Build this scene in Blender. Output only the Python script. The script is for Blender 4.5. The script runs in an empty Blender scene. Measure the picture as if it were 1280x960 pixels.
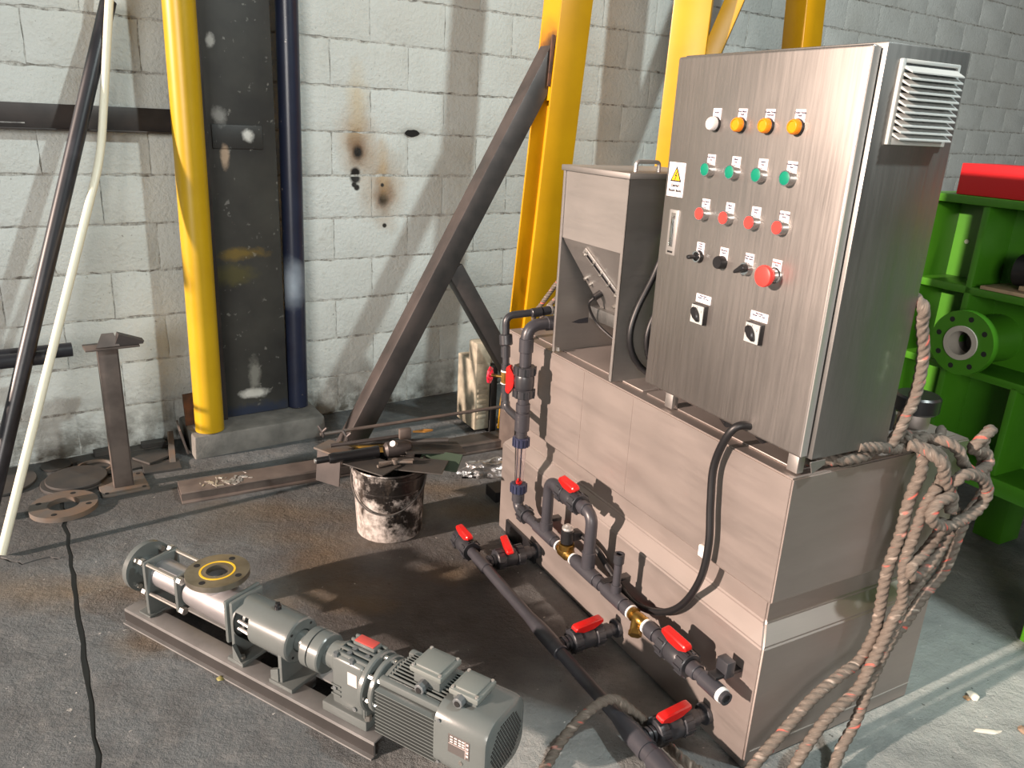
import bpy, bmesh, math, random
from mathutils import Vector, Matrix, noise
rnd = random.Random(7)
C = bpy.context.scene.collection
PI = math.pi
SC = bpy.context.scene

# ------------------------------------------------------------------ camera
PITCH, ROLL, HC = .32458, .049458, 1.62
fw = Vector((0, math.cos(PITCH), -math.sin(PITCH))); xr = Vector((1, 0, 0)); up = xr.cross(fw)
CX = math.cos(ROLL) * xr + math.sin(ROLL) * up
CU = -math.sin(ROLL) * xr + math.cos(ROLL) * up
cam = bpy.data.cameras.new('camera'); co = bpy.data.objects.new('camera', cam); C.objects.link(co)
m = Matrix((CX, CU, -fw)).transposed().to_4x4(); m.translation = (0, 0, HC)
co.matrix_world = m
cam.sensor_fit = 'HORIZONTAL'; cam.sensor_width = 36; cam.lens = 974.06 / 1280 * 36
cam.clip_start = .05
SC.camera = co

# ------------------------------------------------------------------ world, lamps, exposure
w = bpy.data.worlds.new('world'); SC.world = w; w.use_nodes = True
bg = w.node_tree.nodes['Background']; bg.inputs[0].default_value = (.80, .84, .83, 1); bg.inputs[1].default_value = .10
def lamp(name, kind, loc, to, energy, col, **kw):
    l = bpy.data.lights.new(name, kind); l.energy = energy; l.color = col
    for k, v in kw.items(): setattr(l, k, v)
    o = bpy.data.objects.new(name, l); C.objects.link(o); o.location = loc
    o.rotation_euler = (Vector(to) - Vector(loc)).to_track_quat('-Z', 'Y').to_euler(); return o
# cool high-bay lamp overhead on the right; low warm evening sun from behind on the left
lamp('bay_lamp', 'AREA', (2.6, .95, 4.5), (.1, 3.0, .6), 165, (.90, 1.0, .985), shape='DISK', size=.22)
lamp('evening_sun', 'SUN', (-6, -4, 3), (-6 + .835, -4 + .485, 3 - .27), 9.6, (1, .775, .65), angle=.022)
# added soft fill far behind, lifts the shaded parts of the wall
lamp('added_wall_fill', 'AREA', (-1.5, -13, 4.0), (.3, 3.5, 1.0), 1450, (1, .95, .89), shape='RECTANGLE', size=5.0, size_y=4.0)
SC.view_settings.view_transform = 'Standard'; SC.view_settings.look = 'None'
SC.view_settings.exposure = 0; SC.view_settings.gamma = 1; SC.view_settings.use_curve_mapping = False

# ------------------------------------------------------------------ frames (origin on the floor, turned about z)
def frame(x, y, ang, z=0): return Matrix.Translation((x, y, z)) @ Matrix.Rotation(ang, 4, 'Z')
AT, AW = -.50288, .957293
FT = frame(.6677, 1.6661, -AT)                       # tank: x into the tank, y along it (away), z up
wd = Vector((math.sin(AW), math.cos(AW), 0)); wn = Vector((wd.y, -wd.x, 0))
FW = Matrix((wd, -wn, Vector((0, 0, 1)))).transposed().to_4x4(); FW.translation = -3.97 * wn   # wall: x along, y into the wall
FP = frame(-1.224, 2.161, math.atan2(-.497, .868))   # pump: x along the shaft
bd = Vector((.871, .491, 0)); FG = frame(-.915, 3.407, math.atan2(.491, .871))      # gantry: x along base beam, -y toward the room
FI = Matrix.Identity(4)

# ------------------------------------------------------------------ object helpers
WM = {}
def props(o, label=None, cat=None, group=None, kind=None):
    if label: o['label'] = label
    if cat: o['category'] = cat
    if group: o['group'] = group
    if kind: o['kind'] = kind
def thing(name, label, cat, F=FI, loc=(0, 0, 0), group=None, rot=0):
    o = bpy.data.objects.new(name, None); C.objects.link(o); o.empty_display_size = .05
    M = F @ Matrix.Translation(loc) @ Matrix.Rotation(rot, 4, 'Z'); o.matrix_world = M; WM[o.name] = M
    props(o, label, cat, group); return o
def finish(bm, name, mat, ang=.6):
    bmesh.ops.remove_doubles(bm, verts=bm.verts, dist=1e-6)
    bmesh.ops.recalc_face_normals(bm, faces=bm.faces)
    me = bpy.data.meshes.new(name); bm.to_mesh(me); bm.free()
    if mat: me.materials.append(mat)
    me.polygons.foreach_set('use_smooth', [True] * len(me.polygons)); me.set_sharp_from_angle(angle=ang)
    return me
def part(name, bm, mat, parent, F=FI, label=None, kind=None):
    M = WM[parent.name]
    bm.transform(M.inverted() @ F)
    o = bpy.data.objects.new(name, finish(bm, name, mat)); C.objects.link(o); o.parent = parent
    WM[o.name] = M; props(o, label, kind=kind); return o
def single(name, bm, mat, label, cat, F=FI, loc=(0, 0, 0), group=None, kind=None):
    M = F @ Matrix.Translation(loc); bm.transform(Matrix.Translation(-Vector(loc)))
    o = bpy.data.objects.new(name, finish(bm, name, mat)); C.objects.link(o); o.matrix_world = M; WM[o.name] = M
    props(o, label, cat, group, kind); return o
def meshpart(name, me, parent, M, kind=None):
    """part from shared mesh data, M = placement in world"""
    o = bpy.data.objects.new(name, me); C.objects.link(o); o.parent = parent
    o.matrix_local = WM[parent.name].inverted() @ M; WM[o.name] = M
    if kind: o['kind'] = kind
    return o

# ------------------------------------------------------------------ shape helpers
def V(*a): return Vector(a)
def box(x0, x1, y0, y1, z0, z1, bev=0, bm=None, M=None, seg=2):
    b = bmesh.new(); bmesh.ops.create_cube(b, size=1)
    b.transform(Matrix.Translation(((x0 + x1) / 2, (y0 + y1) / 2, (z0 + z1) / 2)) @ Matrix.Diagonal((abs(x1 - x0), abs(y1 - y0), abs(z1 - z0), 1)))
    if bev: bmesh.ops.bevel(b, geom=b.edges[:], offset=bev, segments=seg, affect='EDGES', profile=.5)
    if M is not None: b.transform(M)
    return join(bm, b)
def join(bm, b):
    if bm is None: return b
    me = bpy.data.meshes.new('t'); b.to_mesh(me); b.free(); bm.from_mesh(me); bpy.data.meshes.remove(me); return bm
def basis(d):
    d = Vector(d).normalized(); a = V(0, 0, 1) if abs(d.z) < .9 else V(1, 0, 0)
    x = a.cross(d).normalized(); y = d.cross(x); return x, y, d
def lathe(p0, d, prof, n=24, bm=None, close=True):
    """prof: list of (t along d, radius)"""
    b = bmesh.new(); p0 = Vector(p0); x, y, d = basis(d); rings = []
    for t, r in prof:
        if r < 1e-6: rings.append([b.verts.new(p0 + d * t)])
        else: rings.append([b.verts.new(p0 + d * t + (x * math.cos(2 * PI * k / n) + y * math.sin(2 * PI * k / n)) * r) for k in range(n)])
    for A, B in zip(rings, rings[1:]):
        if len(A) == 1 and len(B) == 1: continue
        for k in range(n):
            if len(A) == 1: b.faces.new((A[0], B[k], B[(k + 1) % n]))
            elif len(B) == 1: b.faces.new((A[k], A[(k + 1) % n], B[0]))
            else: b.faces.new((A[k], A[(k + 1) % n], B[(k + 1) % n], B[k]))
    if close:
        if len(rings[0]) > 1: b.faces.new(rings[0][::-1])
        if len(rings[-1]) > 1: b.faces.new(rings[-1])
    return join(bm, b)
def cyl(p0, p1, r, n=20, bm=None, r1=None, bev=0):
    p0 = Vector(p0); p1 = Vector(p1); L = (p1 - p0).length; r1 = r if r1 is None else r1
    pr = [(0, r), (L, r1)] if not bev else [(0, r - bev), (bev, r), (L - bev, r1), (L, r1 - bev)]
    return lathe(p0, p1 - p0, pr, n, bm)
def ringc(p0, d, ro, ri, h, n=32, bm=None):
    b = lathe(p0, d, [(0, ri), (0, ro), (h, ro), (h, ri), (0, ri)], n, None, close=False); return join(bm, b)
def fillet(pts, r, k=6):
    pts = [Vector(p) for p in pts]; out = [pts[0]]
    for a, p, c in zip(pts, pts[1:], pts[2:]):
        u = (a - p); v = (c - p); rr = min(r, u.length * .49, v.length * .49)
        A = p + u.normalized() * rr; B = p + v.normalized() * rr
        for i in range(k + 1):
            t = i / k; out.append(A * (1 - t) ** 2 + p * 2 * t * (1 - t) + B * t * t)
    out.append(pts[-1]); return out
def smooth_path(pts, per=8):
    pts = [Vector(p) for p in pts]; P = [2 * pts[0] - pts[1]] + pts + [2 * pts[-1] - pts[-2]]; out = []
    for i in range(1, len(P) - 2):
        a, b, c, d = P[i - 1:i + 3]
        for k in range(per):
            t = k / per
            out.append(.5 * ((2 * b) + (c - a) * t + (2 * a - 5 * b + 4 * c - d) * t * t + (3 * b - a - 3 * c + d) * t ** 3))
    out.append(pts[-1]); return out
def frames(pts):
    n = len(pts); T = [(pts[min(i + 1, n - 1)] - pts[max(i - 1, 0)]).normalized() for i in range(n)]
    x = basis(T[0])[0]; res = []
    for i in range(n):
        if i:
            ax = T[i - 1].cross(T[i])
            if ax.length > 1e-8: x = Matrix.Rotation(T[i - 1].angle(T[i]), 3, ax) @ x
        x = (x - T[i] * x.dot(T[i])).normalized(); res.append((x, T[i].cross(x)))
    return res
def tube(pts, r, n=14, bm=None, cap=True):
    pts = [Vector(p) for p in pts]; b = bmesh.new(); R = []
    for p, (x, y) in zip(pts, frames(pts)):
        R.append([b.verts.new(p + (x * math.cos(2 * PI * k / n) + y * math.sin(2 * PI * k / n)) * r) for k in range(n)])
    for A, B in zip(R, R[1:]):
        for k in range(n): b.faces.new((A[k], A[(k + 1) % n], B[(k + 1) % n], B[k]))
    if cap: b.faces.new(R[0][::-1]); b.faces.new(R[-1])
    return join(bm, b)
def prism(poly, h, M=None, bm=None, bev=0):
    """poly in xy, extruded from z=0 to h"""
    b = bmesh.new(); A = [b.verts.new((p[0], p[1], 0)) for p in poly]; B = [b.verts.new((p[0], p[1], h)) for p in poly]; n = len(poly)
    b.faces.new(A[::-1]); top = b.faces.new(B)
    for k in range(n): b.faces.new((A[k], A[(k + 1) % n], B[(k + 1) % n], B[k]))
    if bev: bmesh.ops.bevel(b, geom=[e for e in b.edges if len(e.link_faces) == 2], offset=bev, segments=1, affect='EDGES')
    if M is not None: b.transform(M)
    return join(bm, b)
def axes(o, x, y):
    x = Vector(x).normalized(); y = Vector(y); y = (y - x * y.dot(x)).normalized(); z = x.cross(y)
    M = Matrix((x, y, z)).transposed().to_4x4(); M.translation = o; return M
def bar(p0, p1, w, h, upv=(0, 0, 1), bm=None, bev=0):
    """rectangular bar from p0 to p1, w sideways, h along upv"""
    p0 = Vector(p0); p1 = Vector(p1); d = (p1 - p0); M = axes(p0, d, Vector(upv).cross(d) * -1 if False else Vector(upv).cross(d))
    return box(0, d.length, -w / 2, w / 2, -h / 2, h / 2, bev, bm, M)

# ------------------------------------------------------------------ materials
def lin(c):
    if isinstance(c, str): c = [int(c[i:i + 2], 16) / 255 for i in (0, 2, 4)]
    return tuple((x / 12.92 if x <= .04045 else ((x + .055) / 1.055) ** 2.4) for x in c) + (1,)
class N:
    def __init__(s, name):
        s.m = bpy.data.materials.new(name); s.m.use_nodes = True; s.t = s.m.node_tree; s.b = s.t.nodes['Principled BSDF']
        s.tc = s.t.nodes.new('ShaderNodeTexCoord')
    def node(s, ty, **kw):
        n = s.t.nodes.new(ty)
        for k, v in kw.items():
            if k.startswith('i'):
                key = int(k[1:]) if k[1:].isdigit() else k[1:]
                s.put(n.inputs[key], v)
            else: setattr(n, k, v)
        return n
    def put(s, sock, v):
        if isinstance(v, bpy.types.NodeSocket): s.t.links.new(v, sock)
        else: sock.default_value = v
    def noise(s, vec, scale, det=4, rough=.55, dist=0):
        n = s.node('ShaderNodeTexNoise'); n.inputs['Scale'].default_value = scale; n.inputs['Detail'].default_value = det
        n.inputs['Roughness'].default_value = rough; n.inputs['Distortion'].default_value = dist; s.put(n.inputs['Vector'], vec); return n.outputs['Fac']
    def ramp(s, fac, a, b, va=0., vb=1.):
        n = s.node('ShaderNodeMapRange'); s.put(n.inputs[0], fac)
        for k, v in zip((1, 2, 3, 4), (a, b, va, vb)): s.put(n.inputs[k], v)
        return n.outputs[0]
    def mix(s, fac, a, b):
        n = s.node('ShaderNodeMix', data_type='RGBA'); s.put(n.inputs[0], fac); s.put(n.inputs[6], a); s.put(n.inputs[7], b); return n.outputs[2]
    def math(s, op, a, b=0.):
        n = s.node('ShaderNodeMath', operation=op); s.put(n.inputs[0], a); s.put(n.inputs[1], b); return n.outputs[0]
    def scalev(s, vec, sc, off=(0, 0, 0)):
        n = s.node('ShaderNodeMapping'); s.put(n.inputs[0], vec); n.inputs[1].default_value = off; n.inputs[3].default_value = sc; return n.outputs[0]
    def spot(s, vec, c, r, soft=.6, jit=None):
        """1 inside an ellipsoid round c with radii r, fading out"""
        n = s.scalev(vec, tuple(1 / x for x in r), tuple(-a / x for a, x in zip(c, r)))
        l = s.node('ShaderNodeVectorMath', operation='LENGTH'); s.put(l.inputs[0], n); d = l.outputs['Value']
        if jit is not None: d = s.math('ADD', d, jit)
        return s.ramp(d, 1 + soft * .5, max(.02, 1 - soft), 0., 1.)
    def bump(s, h, st, dist=.01, prev=None):
        n = s.node('ShaderNodeBump'); n.inputs['Strength'].default_value = st; n.inputs['Distance'].default_value = dist; s.put(n.inputs['Height'], h)
        if prev is not None: s.put(n.inputs['Normal'], prev)
        return n.outputs[0]
    def set(s, **kw):
        for k, v in kw.items(): s.put(s.b.inputs[{'col': 'Base Color', 'rough': 'Roughness', 'metal': 'Metallic', 'nor': 'Normal', 'aniso': 'Anisotropic', 'trans': 'Transmission Weight', 'ior': 'IOR', 'coat': 'Coat Weight', 'spec': 'Specular IOR Level', 'alpha': 'Alpha'}[k]], v)
        return s.m
def simple(name, col, rough=.5, metal=0., col2=None, scale=12, bump=0, bscale=80, lo=.4, hi=.65, spec=.5):
    s = N(name); c = lin(col); o = s.tc.outputs['Object']
    if col2: c = s.mix(s.ramp(s.noise(o, scale, 6), lo, hi), lin(col), lin(col2))
    k = dict(col=c, rough=rough, metal=metal, spec=spec)
    if bump: k['nor'] = s.bump(s.noise(o, bscale, 4), bump, .004)
    return s.set(**k)
def world_vec(s): return s.node('ShaderNodeNewGeometry').outputs['Position']
def to_frame(s, F):
    """world position expressed in frame F"""
    p = world_vec(s); Mi = F.inverted(); n = s.node('ShaderNodeMapping', vector_type='POINT'); s.put(n.inputs[0], p)
    e = Mi.to_euler(); n.inputs[1].default_value = Mi.to_translation(); n.inputs[2].default_value = e; return n.outputs[0]

def brushed(name, col, col2, rough, metal, sv, amt=.25, bump=.02):
    s = N(name); o = s.tc.outputs['Object']
    g = s.noise(s.scalev(o, sv), 1, 5, .7); big = s.noise(o, 2.2, 3)
    c = s.mix(s.ramp(g, .3, .7), lin(col), lin(col2))
    r = s.math('ADD', s.ramp(g, .3, .7, rough - .06, rough + .06), s.ramp(big, .3, .7, -.04, .06))
    return s.set(col=c, rough=r, metal=metal, nor=s.bump(g, bump, .002))
M_steel_door = brushed('brushed_steel_door', 'aeaaa6', 'a4a09c', .40, .95, (120, 120, 4))
M_steel_case = brushed('brushed_steel_case', '8f8f8d', '858583', .50, 1.0, (60, 60, 4))
M_tank = brushed('tank_sheet_steel', 'b0a7a2', 'aba29d', .57, .98, (1.5, 1.5, 14), bump=.006)
M_hopper = brushed('hopper_sheet_steel', 'aba8a5', 'a4a19e', .55, .98, (1.5, 1.5, 14), bump=.006)
M_steel = simple('bright_steel', 'cfcdca', .38, .8)
M_chrome = simple('chrome', 'dcdcdc', .12, 1.)
M_zinc = simple('zinc_bolt', 'b9b6b0', .32, .9)
M_pvc = simple('grey_pvc', '39393e', .38, 0, '323237', 6, .05)
M_pvcd = simple('dark_pvc', '2f3034', .36, 0)
M_pvcn = simple('navy_pvc', '2c3148', .38, 0)
M_black = simple('black_plastic', '1b1b1d', .35)
M_rubber = simple('black_rubber', '161618', .45)
M_redp = simple('red_plastic', 'c01a17', .32)
M_redsoft = simple('red_button_plastic', 'f0403a', .38)
M_green = simple('green_button_plastic', '0b7d63', .35)
M_orange = simple('orange_lens', 'f08a18', .25)
M_clearlens = simple('milky_lens', 'cfccca', .25)
M_white = simple('white_label', 'dcd7da', .6)
M_whitep = simple('white_plastic', 'eceae6', .4)
M_ink = simple('black_ink', '2a2440', .6)
M_blackink = simple('deep_black_ink', '141414', .6)
M_redink = simple('red_ink', 'c8302c', .6)
M_yell = simple('warning_yellow', 'f2b818', .5)
M_brass = simple('brass', 'a9884a', .32, .95, '8b6c35', 20)
M_glass = N('clear_acrylic').set(col=(.96, .93, .95, 1), rough=.03, trans=1., ior=1.35)
M_pump = simple('pump_grey_paint', '5e6463', .27, 0, '585d5c', 5, .03, 200)
M_pumpl = simple('stainless_tube', 'b4b2b4', .36, .75, 'a6a4a6', 7)
M_pumpbase = simple('base_frame_paint', '858584', .40, .2, '757574', 9)
M_pumpweb = simple('dark_rail_web', '2e2c2b', .5, 0, '282726', 9)  # darker tone for the thin sheet over the rail web
M_pumpdark = simple('dark_grey_paint', '5c6163', .45)
M_lidgrey = simple('terminal_box_lid', '6b716e', .45)
M_gearred = simple('red_tag', 'b0453f', .5)
M_plate = simple('engraved_nameplate', '6a6664', .4, .5)
M_platelight = simple('nameplate_fields', 'c9b9b6', .5)
M_gask = simple('yellow_gasket', 'd8b02a', .6)
M_flst = simple('flange_stainless', 'a8a295', .28, .85, '8f8a7d', 15)
M_yellow = simple('yellow_paint', 'ba8a00', .38, 0, 'ae7f00', 3)
def mk_scorch():
    s = N('scorched_yellow_paint'); p = to_frame(s, FG); j = s.math('MULTIPLY', s.math('SUBTRACT', s.noise(p, 14, 5, .65), .5), 1.2)
    c = s.mix(s.spot(p, (1.10, -.06, 1.96), (.2, .5, .10), .9, j), lin('ba8a00'), lin('8a5a10'))
    c = s.mix(s.spot(p, (1.10, -.11, 1.94), (.2, .09, .065), .7, j), c, lin('1c1614'))
    return s.set(col=c, rough=.42)
M_scorch = mk_scorch()
M_yellowpipe = simple('yellow_pipe_paint', 'b99614', .35, 0, 'ae8b10', 3)
M_navy = simple('navy_pipe', '1d2234', .32, 0, '232a3e', 5)
def mk_navy():
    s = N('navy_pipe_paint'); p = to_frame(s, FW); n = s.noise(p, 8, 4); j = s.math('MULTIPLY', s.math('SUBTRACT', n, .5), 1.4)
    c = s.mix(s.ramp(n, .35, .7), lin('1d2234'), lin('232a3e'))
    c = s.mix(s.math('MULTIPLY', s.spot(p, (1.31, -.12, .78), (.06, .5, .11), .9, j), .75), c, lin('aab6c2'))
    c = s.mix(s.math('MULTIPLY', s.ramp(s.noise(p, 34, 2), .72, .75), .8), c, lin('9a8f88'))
    return s.set(col=c, rough=.32)
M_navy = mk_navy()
M_blackpipe = simple('black_pole', '26272c', .38, 0, '3a3a40', 9, lo=.5, hi=.75)
M_cream = simple('cream_pvc', 'e3e0cb', .4)
M_mill = simple('mill_scale_steel', '4c4644', .5, .35, '3a3736', 6)
M_mill2 = simple('brown_mill_steel', '6c625c', .5, .3, '544c48', 8)
M_scrap = simple('scrap_steel', '3d3c3b', .55, .2, '494541', 10)
M_scrapr = simple('rusty_scrap_steel', '625d58', .7, .15, '6e5c4d', 12)
M_rust = simple('rust', '5a3a28', .8, 0, '3a2a22', 20)
M_spat = simple('silver_paint', 'd5d3cf', .35, .6, '8c8a88', 40)
M_wood = simple('raw_wood', '9c876c', .7, 0, '83705a', 20)
M_greenm = simple('machine_green', '3b7416', .38, 0, '326713', 3)
M_red_m = simple('machine_red', 'b01019', .45)
M_beige = simple('dirty_beige_cover', 'a29c8a', .6, 0, '7c776a', 14)
M_dark = simple('dark_void', '101010', .8)
M_foil = simple('crumpled_foil', 'c9c9c9', .22, .9, bump=1., bscale=60)
M_yplate = simple('dirty_yellow', 'b08a30', .6, 0, '5a4a28', 16)
M_seal = simple('door_seal', '232325', .6)
M_ventm = simple('vent_plastic', 'a6aaa8', .45)

def mk_rope():
    s = N('twisted_rope'); uv = s.tc.outputs['UV']; sep = s.node('ShaderNodeSeparateXYZ'); s.put(sep.inputs[0], uv)
    # u = along the rope in turns, v = round the rope (0..1) measured in the strand's own turning frame
    w1 = s.noise(s.scalev(uv, (2.2, 3, 1)), 1, 2); fine = s.noise(s.scalev(uv, (6, 60, 1)), 1, 3, .7)
    grey = s.mix(s.ramp(fine, .3, .7), lin('453f39'), lin('786e64'))
    pink = s.noise(s.scalev(uv, (1.3, 3, 1), (4.3, 0, 0)), 1, 2)
    c = s.mix(s.ramp(pink, .63, .70), grey, lin('b8564a'))
    c = s.mix(s.ramp(w1, .60, .75), c, lin('a0958a'))
    return s.set(col=c, rough=.85, nor=s.bump(fine, .6, .003))
M_rope = mk_rope()

def mk_wall():
    s = N('painted_block'); p = to_frame(s, FW)   # x along the wall, z up
    j = s.noise(p, 9, 4); jm = s.math('MULTIPLY', s.math('SUBTRACT', j, .5), 1.1)
    big = s.noise(p, 1.3, 3); fine = s.noise(p, 55, 5, .6); mid = s.noise(p, 16, 4, .6)
    c = s.mix(s.ramp(big, .35, .7), lin('d3d8d5'), lin('c6c9c4'))
    c = s.mix(s.math('MULTIPLY', s.ramp(mid, .58, .75), .35), c, lin('aaa89e'))
    sp = s.noise(p, 60, 2, .5)
    c = s.mix(s.math('MULTIPLY', s.ramp(sp, .70, .76), .6), c, lin('6e6c68'))
    sep = s.node('ShaderNodeSeparateXYZ'); s.put(sep.inputs[0], p)
    base = s.math('MULTIPLY', s.ramp(sep.outputs[2], .34, .02), s.ramp(s.noise(p, 7, 5, .65), .38, .6))
    c = s.mix(base, c, lin('5d5a52'))
    def st(x, z, rx, rz, col, soft, fac=1., jj=jm):
        nonlocal c
        c = s.mix(s.math('MULTIPLY', s.spot(p, (x, 0, z), (rx, 9, rz), soft, jj), fac), c, lin(col))
    for (x, z, k) in ((1.735, 1.43, 1.), (1.876, 1.185, 1.1)):
        st(x, z + .06, .10 * k, .16 * k, 'a07a48', .9, .75)
        st(x, z + .02, .05 * k, .075 * k, '6b4a2c', .8, .9)
        st(x, z, .028 * k, .035 * k, '15120f', .5)
    st(1.735, 1.68, .05, .16, 'c9b896', .9, .6); st(1.88, 1.34, .03, .15, 'c2a882', .9, .6)
    for (x, z, r) in ((1.72, 1.325, .028), (1.716, 1.30, .03), (1.71, 1.265, .014), (1.725, 1.25, .016), (1.872, 1.262, .012), (1.885, 1.045, .012), (.075, 1.302, .016), (.115, 1.285, .016)):
        st(x, z, r, r, '1c1a18', .35)
    st(2.05, 1.533, .075, .03, '8d8a80', .7, .6)
    b1 = s.bump(fine, .8, .008); b2 = s.bump(mid, .5, .011, b1)
    return s.set(col=c, rough=.62, nor=b2)
M_wall = mk_wall()
def mk_mortar():
    s = N('painted_mortar'); p = to_frame(s, FW)
    n = s.noise(p, 26, 6, .7); n2 = s.noise(p, 5, 4)
    c = s.mix(s.ramp(n, .42, .60), lin('cfd0ca'), lin('827f78'))
    c = s.mix(s.math('MULTIPLY', s.ramp(n2, .45, .62), .55), c, lin('d2d3cf'))
    return s.set(col=c, rough=.75, nor=s.bump(n, 1., .02))
M_mortar = mk_mortar()

def mk_floor():
    s = N('stained_concrete'); p = world_vec(s)
    big = s.noise(p, 1.1, 5, .6); mid = s.noise(p, 6, 6, .65); fine = s.noise(p, 70, 5, .7)
    j = s.math('MULTIPLY', s.math('SUBTRACT', s.noise(p, 3.2, 6, .65), .5), 2.2)
    c = s.mix(s.ramp(big, .3, .7), lin('565a5c'), lin('6a7072'))
    c = s.mix(s.math('MULTIPLY', s.ramp(mid, .45, .7), .5), c, lin('434241'))
    c = s.mix(s.math('MULTIPLY', s.ramp(s.noise(p, 14, 5, .7), .5, .68), .35), c, lin('8c8b88'))
    def st(x, y, rx, ry, col, soft, fac):
        nonlocal c
        c = s.mix(s.math('MULTIPLY', s.spot(p, (x, y, 0), (rx, ry, 9), soft, j), fac), c, lin(col))
    # oily traffic area between bucket, pump and tank, lamplight on the floor before and right of the tank painted paler
    st(-.35, 2.55, .85, .75, '4a4643', .9, .75)
    st(-.1, 2.2, .45, .4, '3e3936', .9, .7)
    st(-1.95, 2.95, .55, .45, '3f3d3b', .8, .7)
    st(-1.5, 3.15, .5, .3, '4a4846', .9, .6)
    st(1.6, 2.1, .9, .8, 'a3aaa6', .9, .8)
    st(.15, 1.6, .4, .35, '9a9d9a', .9, .7)
    for a in ((-.68, 2.62, .11, .12), (-.60, 2.42, .20, .10), (-.52, 2.33, .13, .05), (-.82, 2.30, .10, .05), (-1.12, 2.06, .12, .07), (-1.3, 2.4, .18, .1), (-1.6, 2.3, .25, .1), (-.15, 3.05, .25, .09), (-.35, 3.25, .3, .08), (-.95, 2.95, .3, .1), (-.2, 2.55, .1, .06), (-.75, 2.75, .25, .08)):
        st(*a, '75603f', .9, .42)
    st(-1.15, 2.83, .22, .13, '57544f', .9, .8)
    sp = s.noise(p, 38, 3, .5)
    c = s.mix(s.math('MULTIPLY', s.ramp(sp, .70, .75), .8), c, lin('262422'))
    c = s.mix(s.math('MULTIPLY', s.ramp(s.noise(s.scalev(p, (1, 1, 1), (7, 3, 1)), 44, 2, .5), .73, .77), .7), c, lin('c9c6c0'))
    b1 = s.bump(fine, .7, .005); b2 = s.bump(s.noise(p, 13, 7, .75), .9, .02, b1)
    return s.set(col=c, rough=s.ramp(mid, .3, .7, .55, .8), nor=b2)
M_floor = mk_floor()
def mk_column():
    s = N('dark_column_paint'); p = to_frame(s, FW); n = s.noise(p, 10, 6, .7); n2 = s.noise(p, 3, 4)
    j = s.math('MULTIPLY', s.math('SUBTRACT', n, .5), 2.4)
    c = s.mix(s.ramp(n2, .35, .65), lin('2e2e2d'), lin('42423e'))
    c = s.mix(s.math('MULTIPLY', s.ramp(s.noise(p, 30, 3), .66, .72), .7), c, lin('7d7d78'))
    for (x, z, rx, rz, col, f) in ((1.09, .23, .07, .025, 'c9c9c2', 1), (1.10, .33, .03, .08, '9a9a92', .6), (1.13, 1.5, .025, .03, 'c9c9c4', 1), (1.01, 1.58, .03, .04, '9c9c98', .7), (1.02, 1.40, .018, .05, 'b09a84', .9), (.99, 1.90, .02, .03, 'b5b5b0', .8), (1.07, .95, .12, .03, '8d7428', .5), (1.05, .14, .2, .04, '2b3448', .9), (1.02, .85, .1, .05, '5f5a2c', .5)):
        c = s.mix(s.math('MULTIPLY', s.spot(p, (x, 0, z), (rx, 9, rz), .5, j), f), c, lin(col))
    return s.set(col=c, rough=.5, metal=.1, nor=s.bump(n, .15, .005))
M_col = mk_column()
def mk_bucket():
    s = N('dirty_bucket'); o = s.tc.outputs['Object']
    n = s.noise(o, 9, 7, .72); f = s.noise(o, 45, 4, .6); sep = s.node('ShaderNodeSeparateXYZ'); s.put(sep.inputs[0], o)
    c = s.mix(s.ramp(f, .4, .65), lin('c6c0bb'), lin('8d8781'))
    # tar runs: more at the top and on the right-hand side
    k = s.math('ADD', n, s.math('ADD', s.math('MULTIPLY', sep.outputs[2], .9), s.math('MULTIPLY', sep.outputs[0], .9)))
    c = s.mix(s.ramp(k, .58, .72), c, lin('191614'))
    c = s.mix(s.ramp(s.noise(s.scalev(o, (1, 1, .35)), 16, 5, .7), .55, .68), c, lin('3a332d'))
    return s.set(col=c, rough=.42, metal=.25, nor=s.bump(f, .5, .005))
M_bucket = mk_bucket()
M_conc = simple('plinth_concrete', '777570', .8, 0, '5a5955', 7, .5, 60)

# ================================================================== THE SETTING
# floor: base sheet with slabs laid on it, joints left open
def jag(a, b, n, amp):
    a = Vector(a); b = Vector(b); d = (b - a); pn = Vector((-d.y, d.x)).normalized(); out = []
    for i in range(n):
        t = i / n; out.append(tuple(a + d * t + pn * (rnd.uniform(-amp, amp) if 0 < i < n else 0)))
    return out
fl = bpy.data.objects.new('floor', finish(box(-9, 12, -8, 13, -.09, -.007), 'floor', simple('joint_dirt', '454340', .95))); C.objects.link(fl); fl['kind'] = 'structure'; WM[fl.name] = FI
J1 = (-1.95, 3.05); J2 = (-1.63, 2.54); J3 = (-.30, .42)
Lj = jag(J1, J2, 7, .014) + jag(J2, J3, 34, .004) + [J3]
farL = (-4.2, 6.6); nearR = (3.9, -6.2)
g = .015; dn = Vector((J3[0] - J2[0], J3[1] - J2[1])).normalized(); off = Vector((-dn.y, dn.x)) * g
right = [(x + off.x + rnd.uniform(-.004, .004), y + off.y + rnd.uniform(-.004, .004)) for x, y in Lj]
crack = jag((-1.63, 2.54), (-1.76, 2.47), 5, .02) + jag((-1.76, 2.47), (-1.90, 2.50), 5, .018) + jag((-1.90, 2.50), (-9, 1.2), 30, .02)
def slab(poly, name='slab'):
    b = prism(poly, .035, Matrix.Translation((0, 0, -.035)))
    bmesh.ops.triangulate(b, faces=[f for f in b.faces if len(f.verts) > 4]); return part(name, b, M_floor, fl)
slab([(12, 13), (-4.2 + .01, 13), farL] + right + [nearR, (12, -6.2)])
cr2 = [(x + rnd.uniform(-.003, .003), y - .012 + rnd.uniform(-.004, .004)) for x, y in crack]
slab([(-4.2, 13), (-9, 13), (-9, 1.2)] + crack[::-1][:-1] + Lj[:8][::-1] + [farL])
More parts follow.
